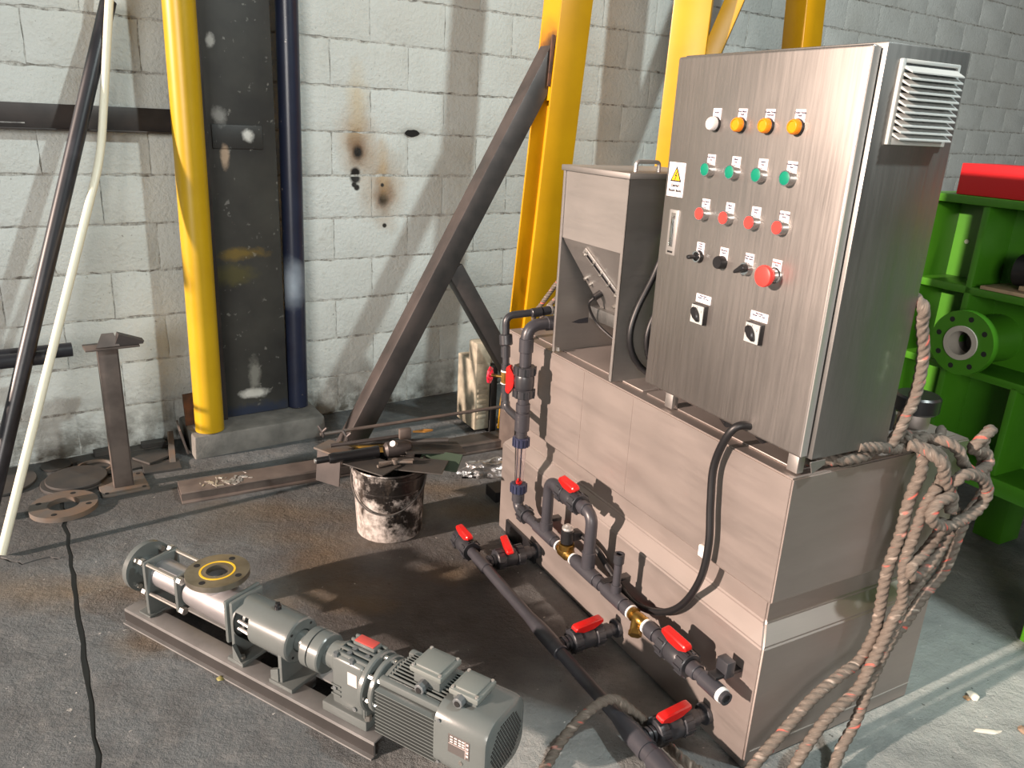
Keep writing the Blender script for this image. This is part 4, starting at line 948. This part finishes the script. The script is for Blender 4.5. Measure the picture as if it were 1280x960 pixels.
# stand
sn = thing('steel_stand', 'raw steel post on a square foot plate with a bent plate on top', 'stand', FW, (.40, -.43, 0))
b = box(.305, .495, -.525, -.335, .0, .012, .002); fp = part('foot_plate', b, M_scrapr, sn, FW)
for x, y in ((.325, -.505), (.475, -.505), (.325, -.355), (.475, -.355)): part('bolt_hole', cyl((x, y, .0118), (x, y, .0128), .009, 12), M_dark, fp, FW)
b = box(.362, .440, -.468, -.462, .012, .648, .001); box(.362, .368, -.468, -.42, .012, .648, 0, b); box(.434, .440, -.468, -.42, .012, .648, 0, b); part('post', b, M_mill2, sn, FW)
part('top_plate', box(.315, .520, -.50, -.40, .648, .656, .001), M_mill2, sn, FW)
part('bent_plate', prism([(0, 0), (.09, 0), (.075, .06), (.03, .06)], .006, axes((.355, -.49, .657), (1, 0, 0), (0, .55, .85))), M_mill2, sn, FW)
part('wedge', prism([(0, 0), (.11, .0), (.115, .012), (.02, .05)], .05, axes((.425, -.44, .658), (1, 0, 0), (0, 0, 1))), M_mill, sn, FW)
# scrap heap
def disc(name, x, y, z, r, h, label, mat=M_scrap, F=FW, tilt=None, hole=0, group=None):
    M = Matrix.Translation((x, y, z)) @ (Matrix.Rotation(tilt[0], 4, tilt[1]) if tilt else FI)
    b = ringc((0, 0, 0), ZX, r, hole, h, 36) if hole else cyl((0, 0, 0), (0, 0, h), r, 36, bev=.002)
    b.transform(M); return single(name, b, mat, label, 'steel disc' if not hole else 'ring', F, (x, y, z), group)
def plt(x, y, z, w, d, h, ang, label, name='steel_plate', mat=M_scrap, tilt=None, F=FW, cat='plate', cut=0):
    M = Matrix.Translation((x, y, z)) @ Matrix.Rotation(ang, 4, 'Z') @ (Matrix.Rotation(tilt[0], 4, tilt[1]) if tilt else FI)
    poly = [(-w / 2, -d / 2), (w / 2, -d / 2), (w / 2, d / 2 - cut), (w / 2 - cut, d / 2), (-w / 2, d / 2)] if cut else [(-w / 2, -d / 2), (w / 2, -d / 2), (w / 2, d / 2), (-w / 2, d / 2)]
    return single(name, prism(poly, h, M, bev=.0008), mat, label, cat, F, (x, y, z))
fg = thing('pipe_flange', 'worn steel flange ring with four bolt holes lying in front of the scrap heap', 'flange', FI, (-1.845, 2.895, 0))
b = ringc((-1.845, 2.895, 0), ZX, .128, .060, .022, 40); part('ring', b, M_scrapr, fg)
for k in range(4):
    a = .15 + k * PI / 2; q = V(-1.845 + .098 * math.cos(a), 2.895 + .098 * math.sin(a), .0218); part('bolt_hole', cyl(q, q + V(0, 0, .0008), .011, 14), M_dark, fg)
disc('steel_disc', .222, -.302, .0, .132, .014, 'round steel blank on the floor, right under the topmost round blank')
disc('steel_disc', .234, -.296, .0145, .124, .012, 'topmost round steel blank, behind the flange ring with bolt holes')
disc('steel_disc', -.06, -.16, .0, .15, .012, 'round steel blank at the left edge, behind the cream pipe')
disc('steel_disc', .175, -.075, .0, .065, .010, 'small round blank low against the wall, left of the stand')
disc('steel_ring', .318, -.205, .0105, .076, .014, 'thin steel ring lying just behind the stand', M_scrapr, hole=.067)
plt(.43, -.185, .0, .34, .20, .010, .06, 'wide steel plate flat on the floor under the thin ring', cut=.05)
plt(.46, -.05, .0, .46, .07, .012, .04, 'long steel plate lying along the foot of the wall')
plt(.585, -.315, .0, .16, .12, .012, -.1, 'steel plate on the floor right of the stand foot')
plt(.575, -.20, .0125, .15, .12, .010, .5, 'skewed steel plate between the stand and the tipped strip', cut=.04)
plt(.385, -.055, .0125, .10, .05, .024, .05, 'drilled steel lug on the long plate left of the post')
plt(.60, -.05, .0125, .11, .05, .020, -.06, 'steel lug on the long plate right of the post')
plt(.655, -.20, .030, .028, .30, .008, -.18, 'narrow steel strip tipped up before the plinth', tilt=(.25, 'X'), mat=M_scrapr)
plt(.712, -.16, .072, .15, .13, .010, 1.45, 'square plate standing on edge against the plinth', tilt=(1.35, 'X'), mat=M_mill2)
plt(.795, -.12, .20, .11, .16, .012, .1, 'rusty plate standing on the plinth behind the yellow pipe', tilt=(1.5, 'X'), mat=M_rust)

# ================================================================== BUCKET AND WHAT LIES ON IT
BX, BY = -.478, 2.868
bk = thing('bucket', 'battered white metal bucket streaked with black tar, piled with scrap', 'bucket', FI, (BX, BY, 0))
b = lathe((BX, BY, 0), ZX, [(0, .0), (0, .128), (.006, .133), (.02, .133), (.205, .143), (.208, .147), (.214, .147), (.217, .1445), (.262, .146), (.265, .150), (.271, .150), (.274, .147), (.290, .148), (.296, .153), (.302, .150), (.298, .144), (.03, .128), (.03, 0)], 44, close=False)
for v in b.verts:
    d_ = v.co - V(BX, BY, 0); k = 1 + .02 * noise.noise(V(v.co.x * 9, v.co.y * 9, v.co.z * 7)) * min(1, v.co.z * 8); v.co.x = BX + d_.x * k; v.co.y = BY + d_.y * k
part('pail', b, M_bucket, bk)
hp = [V(BX - .152, BY, .268)]
for k in range(1, 12):
    a = PI * k / 12; hp.append(V(BX - .152 * math.cos(a), BY - .148 - .02 * math.sin(a) if 0 else BY - math.sin(a) * .152, .268 - .13 * math.sin(a)))
hp.append(V(BX + .152, BY, .268)); part('bail_handle', tube(smooth_path(hp, 3), .0035, 8), M_scrap, bk)
for s in (-1, 1): part('ear', cyl((BX + s * .146, BY, .268), (BX + s * .158, BY, .268), .012, 10), M_scrap, bk)
def rod(name, p0, p1, r, mat, label, cat='rod', n=12): return single(name, cyl(p0, p1, r, n), mat, label, cat, FI, p0)
ZB = .303
plt(BX + .11, BY - .03, ZB, .24, .13, .005, -.12, 'flat steel plate overhanging the right rim of the bucket', F=FI, mat=M_scrap)
plt(BX - .06, BY - .06, ZB + .0055, .20, .12, .005, -.5, 'flat steel plate on the front rim of the bucket', F=FI)
plt(BX + .16, BY + .12, ZB + .012, .26, .12, .006, .42, 'long dark plate sticking out behind the bucket', F=FI, mat=M_scrap, tilt=(.12, 'Y'))
plt(BX + .20, BY + .05, ZB - .012, .17, .09, .006, -.25, 'dark green plate tilted at the right of the bucket', F=FI, mat=simple('dull_green_paint', '38463a', .5), tilt=(.5, 'X'))
plt(BX - .10, BY + .12, ZB, .26, .10, .010, .18, 'dirty yellow bar lying across the back of the bucket', name='flat_bar', F=FI, mat=M_yplate, cat='bar')
plt(BX - .235, BY + .055, ZB + .014, .13, .10, .008, -.45, 'pale scraped plate jutting out left of the bucket', F=FI, mat=M_scrapr, tilt=(.08, 'Y'))
plt(BX - .255, BY + .04, ZB - .065, .12, .13, .006, -.45, 'steel plate hanging down at the left of the bucket', F=FI, mat=M_mill, tilt=(1.45, 'X'))
rod('threaded_rod', (BX - .31, BY + .13, ZB + .045), (BX + .50, BY + .50, ZB + .085), .0075, M_mill2, 'long brown rod lying across the bucket toward the tank')
rod('short_rod', (BX - .24, BY + .02, ZB + .045), (BX + .02, BY + .13, ZB + .055), .008, M_mill, 'dark rod lying on the plates at the bucket top')
g_ = thing('clamp_tool', 'greasy dark tool with a round barrel lying on the bucket', 'tool', FI, (BX, BY, ZB + .02))
p0, p1 = V(BX - .27, BY - .10, ZB + .030), V(BX + .03, BY + .045, ZB + .040); dd = (p1 - p0)
part('barrel', lathe(p0, dd, [(0, .010), (.002, .013), (.05, .013), (.052, .019), (.07, .022), (.09, .020), (.2, .021), (.25, .023)], 16), M_black, g_)
part('nose_tip', cyl(p0 - dd.normalized() * .006, p0, .009, 12), M_steel, g_)
part('head', lathe(p1 - dd.normalized() * .06, dd, [(0, .02), (.01, .030), (.05, .033), (.08, .030), (.11, .018), (.12, 0)], 16), M_mill, g_)
part('bolt', cyl(p1 + V(-.01, -.02, .02), p1 + V(-.018, -.04, .034), .012, 12), M_steel, g_)
for (x, y) in ((-.30, .13), (-.19, .09)):
    q = V(BX + x, BY + y, ZB + .055); single('wing_nut', tube(smooth_path([q + V(-.018, .004, .028), q, q + V(.004, 0, -.02), q, q + V(.02, -.004, .022)], 3), .006, 8), M_mill, 'dark wing clamp on the rod end at far left of the bucket' if x < -.25 else 'dark wing clamp nearer the middle of the bucket', 'clamp', FI, q)
pk = thing('pliers', 'small brown pliers lying on the plates at the front of the bucket', 'pliers', FI, (BX + .02, BY - .06, ZB + .012))
for a_ in (.25, -.15): part('handle', tube(smooth_path([V(BX - .03, BY - .085 + a_ * .08, ZB + .018), V(BX + .03, BY - .05, ZB + .020), V(BX + .10, BY - .03 - a_ * .05, ZB + .020)], 4), .0065, 8), M_scrapr, pk)
part('pivot', cyl((BX + .03, BY - .05, ZB + .012), (BX + .03, BY - .05, ZB + .032), .012, 12), M_scrapr, pk)
rod('scrap_rod', (BX - .20, BY + .09, ZB + .028), (BX + .22, BY + .17, ZB + .032), .010, M_scrap, 'thick dark rod half hidden under the long brown rod on the bucket')
cw = V(BX + .045, BY + .12, ZB + .05)
cl_ = thing('shackle', 'small brown shackle standing on the scrap at the back of the bucket', 'shackle', FI, cw)
part('block', box(-.025, .025, -.012, .012, .0, .045, .004, None, Matrix.Translation(cw) @ Matrix.Rotation(.4, 4, 'Z')), M_mill2, cl_)
part('pin', cyl(cw + V(.01, -.03, .0), cw + V(.012, -.032, -.04), .006, 8), M_brass, cl_)
single('wood_chip', prism([(0, 0), (.05, .012), (.085, .004), (.05, -.01)], .008, Matrix.Translation(cw + V(.03, .02, .02)) @ Matrix.Rotation(.3, 4, 'Z')), simple('ochre_scrap', 'b07c34', .6), 'ochre chip on top of the scrap on the bucket', 'chip', FI, cw + V(.03, .02, .02))

# ================================================================== BEHIND THE TANK END
ec = thing('machine_cover', 'dirty beige ribbed machine cover standing behind the brace', 'cover', FG, (.93, .2, 0))
b = box(.885, .972, .10, .33, .02, .40, .008); part('housing', b, M_beige, ec, FG)
b = box(.885, .985, .10, .20, .39, .51, .012); part('cap', b, M_beige, ec, FG)
for k in range(7): part('rib', box(.897, .957, .092, .102, .09 + .03 * k, .105 + .03 * k, .002), M_beige, ec, FG)
part('frame', box(.974, 1.01, .09, .34, .0, .38, .002), M_dark, ec, FG)
b = bmesh.new(); bmesh.ops.create_icosphere(b, subdivisions=4, radius=1)
for v in b.verts:
    n_ = noise.noise(v.co * 3.1) + .6 * noise.noise(v.co * 7.3); v.co = V(v.co.x * .16, v.co.y * .07, max(0, v.co.z) * .06) * (1 + .45 * n_)
b.transform(Matrix.Translation((-.06, 3.47, .0)) @ Matrix.Rotation(.4, 4, 'Z'))
b.transform(Matrix.Translation((0, 0, .046)) if False else FI)
single('foil_scrap', b, M_foil, 'crumpled silver foil on the floor at the far end of the tank', 'foil', FI, (-.06, 3.47, 0))
plt(-.60, 3.42, .0475, .22, .14, .004, .5, 'pale green plate lying behind the scrap on the bucket', F=FI, mat=simple('pale_green', '6f9a76', .5))
plt(.06, 3.25, .0, .30, .10, .05, .5, 'dark rubber block on the floor behind the tank end', name='rubber_block', F=FI, mat=M_black, cat='block')

# ================================================================== GREEN MACHINE ON THE RIGHT
UM = 1.30
gm = thing('green_machine', 'bright green ribbed machine casting with round port behind the tank', 'machine', FT, (UM + .2, 0, 0))
def Gm(name, bm, mat=M_greenm, label=None): return part(name, bm, mat, gm, FT, label)
Gm('back_plate', box(UM + .16, UM + .19, -.95, .70, .47, 1.44), M_greenm)
Gm('top_flange', box(UM - .02, UM + .30, -.95, .71, 1.425, 1.453, .003))
Gm('bottom_flange', box(UM - .02, UM + .25, -.95, .71, .47, .53, .003))
for z in (1.150, .867): Gm('shelf_rib', box(UM, UM + .17, -.95, .70, z - .028, z, .004))
for v, z0_, z1_ in ((.685, .50, 1.43), (.480, .867, 1.43), (-.05, .5, 1.43), (-.5, .5, 1.43), (.50, .5, .867), (.245, .5, .85)):
    Gm('vertical_rib', box(UM, UM + .17, v - .012, v + .012, z0_, z1_, .003))
pc = V(UM, .427, .964)
pf = Gm('port_flange', ringc(pc + V(-.055, 0, 0), (1, 0, 0), .113, .058, .030, 48)); Gm('port_neck', ringc(pc + V(-.03, 0, 0), (1, 0, 0), .085, .055, .2, 36))
Gm('port_liner', ringc(pc + V(-.062, 0, 0), (1, 0, 0), .060, .042, .06, 36), simple('port_liner_grey', '9a958c', .6)); Gm('port_bore', lathe(pc + V(-.06, 0, 0), (1, 0, 0), [(0, .043), (.10, .043), (.10, 0)], 30, close=False), simple('bore_grey', '5f5c57', .7))
for k in range(8):
    a = .2 + k * PI / 4; q = pc + V(-.0556, .088 * math.cos(a), .088 * math.sin(a)); part('bolt_hole', cyl(q, q + V(.001, 0, 0), .0095, 14), M_dark, pf, FT)
Gm('screw', cyl((UM + .155, .62, 1.28), (UM + .162, .62, 1.28), .008, 10), M_steel)
Gm('machine_leg', box(UM, UM + .14, -.10, .015, .0, .48, .004)); Gm('machine_leg', box(UM + .6, UM + .74, .45, .57, .0, .48, .004))
Gm('casing', box(UM + .19, UM + .9, -.95, .60, .47, 1.42, .01))
rb = thing('red_block', 'red painted steel block lying on top of the green machine', 'block', FT, (UM, .3, 1.453))
part('body', box(UM - .01, UM + .20, -.6, .595, 1.454, 1.558, .003), M_red_m, rb, FT); part('cover', box(UM + .02, UM + .18, -.6, .30, 1.558, 1.568, .002), M_red_m, rb, FT)
single('wooden_board', box(UM - .008, UM + .15, .19, .435, 1.151, 1.163, .001), M_wood, 'short wooden board on the upper shelf of the green machine', 'board', FT, (UM + .07, .3, 1.151))
mo = thing('black_motor', 'small black motor on the board inside the green machine', 'motor', FT, (UM + .08, .25, 1.164))
part('body', cyl((UM + .08, .37, 1.225), (UM + .08, .20, 1.225), .055, 24, bev=.006), M_black, mo, FT); part('base', box(UM + .03, UM + .12, .24, .33, 1.164, 1.18, .002), M_wood, mo, FT)

# ================================================================== LITTER ON THE FLOOR
def crumb(name, x, y, s, mat, label, cat, sq=(1, 1, .6), seed=1):
    b = bmesh.new(); bmesh.ops.create_icosphere(b, subdivisions=2, radius=1)
    for v in b.verts: v.co = V(v.co.x * s * sq[0], v.co.y * s * sq[1], max(-.3, v.co.z) * s * sq[2]) * (1 + .5 * noise.noise(v.co * 1.9 + V(seed, 0, 0)))
    lo = min(v.co.z for v in b.verts); b.transform(Matrix.Translation((x, y, -lo)))
    return single(name, b, mat, label, cat, FI, (x, y, 0))
M_chip = simple('plaster_chip', 'd8d2c4', .8)
crumb('plaster_lump', 1.471, 2.0, .018, M_chip, 'whitish plaster lump on the floor right of the tank', 'lump', seed=3)
crumb('plaster_lump', 1.45, 1.992, .010, simple('tan_chip', '9a7c5c', .8), 'small tan crumb touching the plaster lump', 'crumb', seed=8)
crumb('paper_scrap', 1.436, 1.855, .030, M_chip, 'flat torn white scrap on the floor near the lower right corner', 'scrap', (1.3, .35, .06), 5)
crumb('pebble', 1.55, 1.86, .018, simple('brown_pebble', '7d6a58', .8), 'brown pebble at the right edge of the floor', 'pebble', seed=9)
crumb('leaf_scrap', -.827, 1.915, .012, simple('olive_scrap', '8a8450', .8), 'small olive leaf scrap beside the pump base', 'scrap', (1, .8, .4), 4)

# ================================================================== turn the lettering into meshes
dg = bpy.context.evaluated_depsgraph_get()
for o, parent, M in TEXTS:
    me = bpy.data.meshes.new_from_object(o.evaluated_get(dg)); n = bpy.data.objects.new('lettering', me); C.objects.link(n)
    n.parent = parent; n.matrix_local = WM[parent.name].inverted() @ M
for o, parent, M in TEXTS: bpy.data.objects.remove(o)
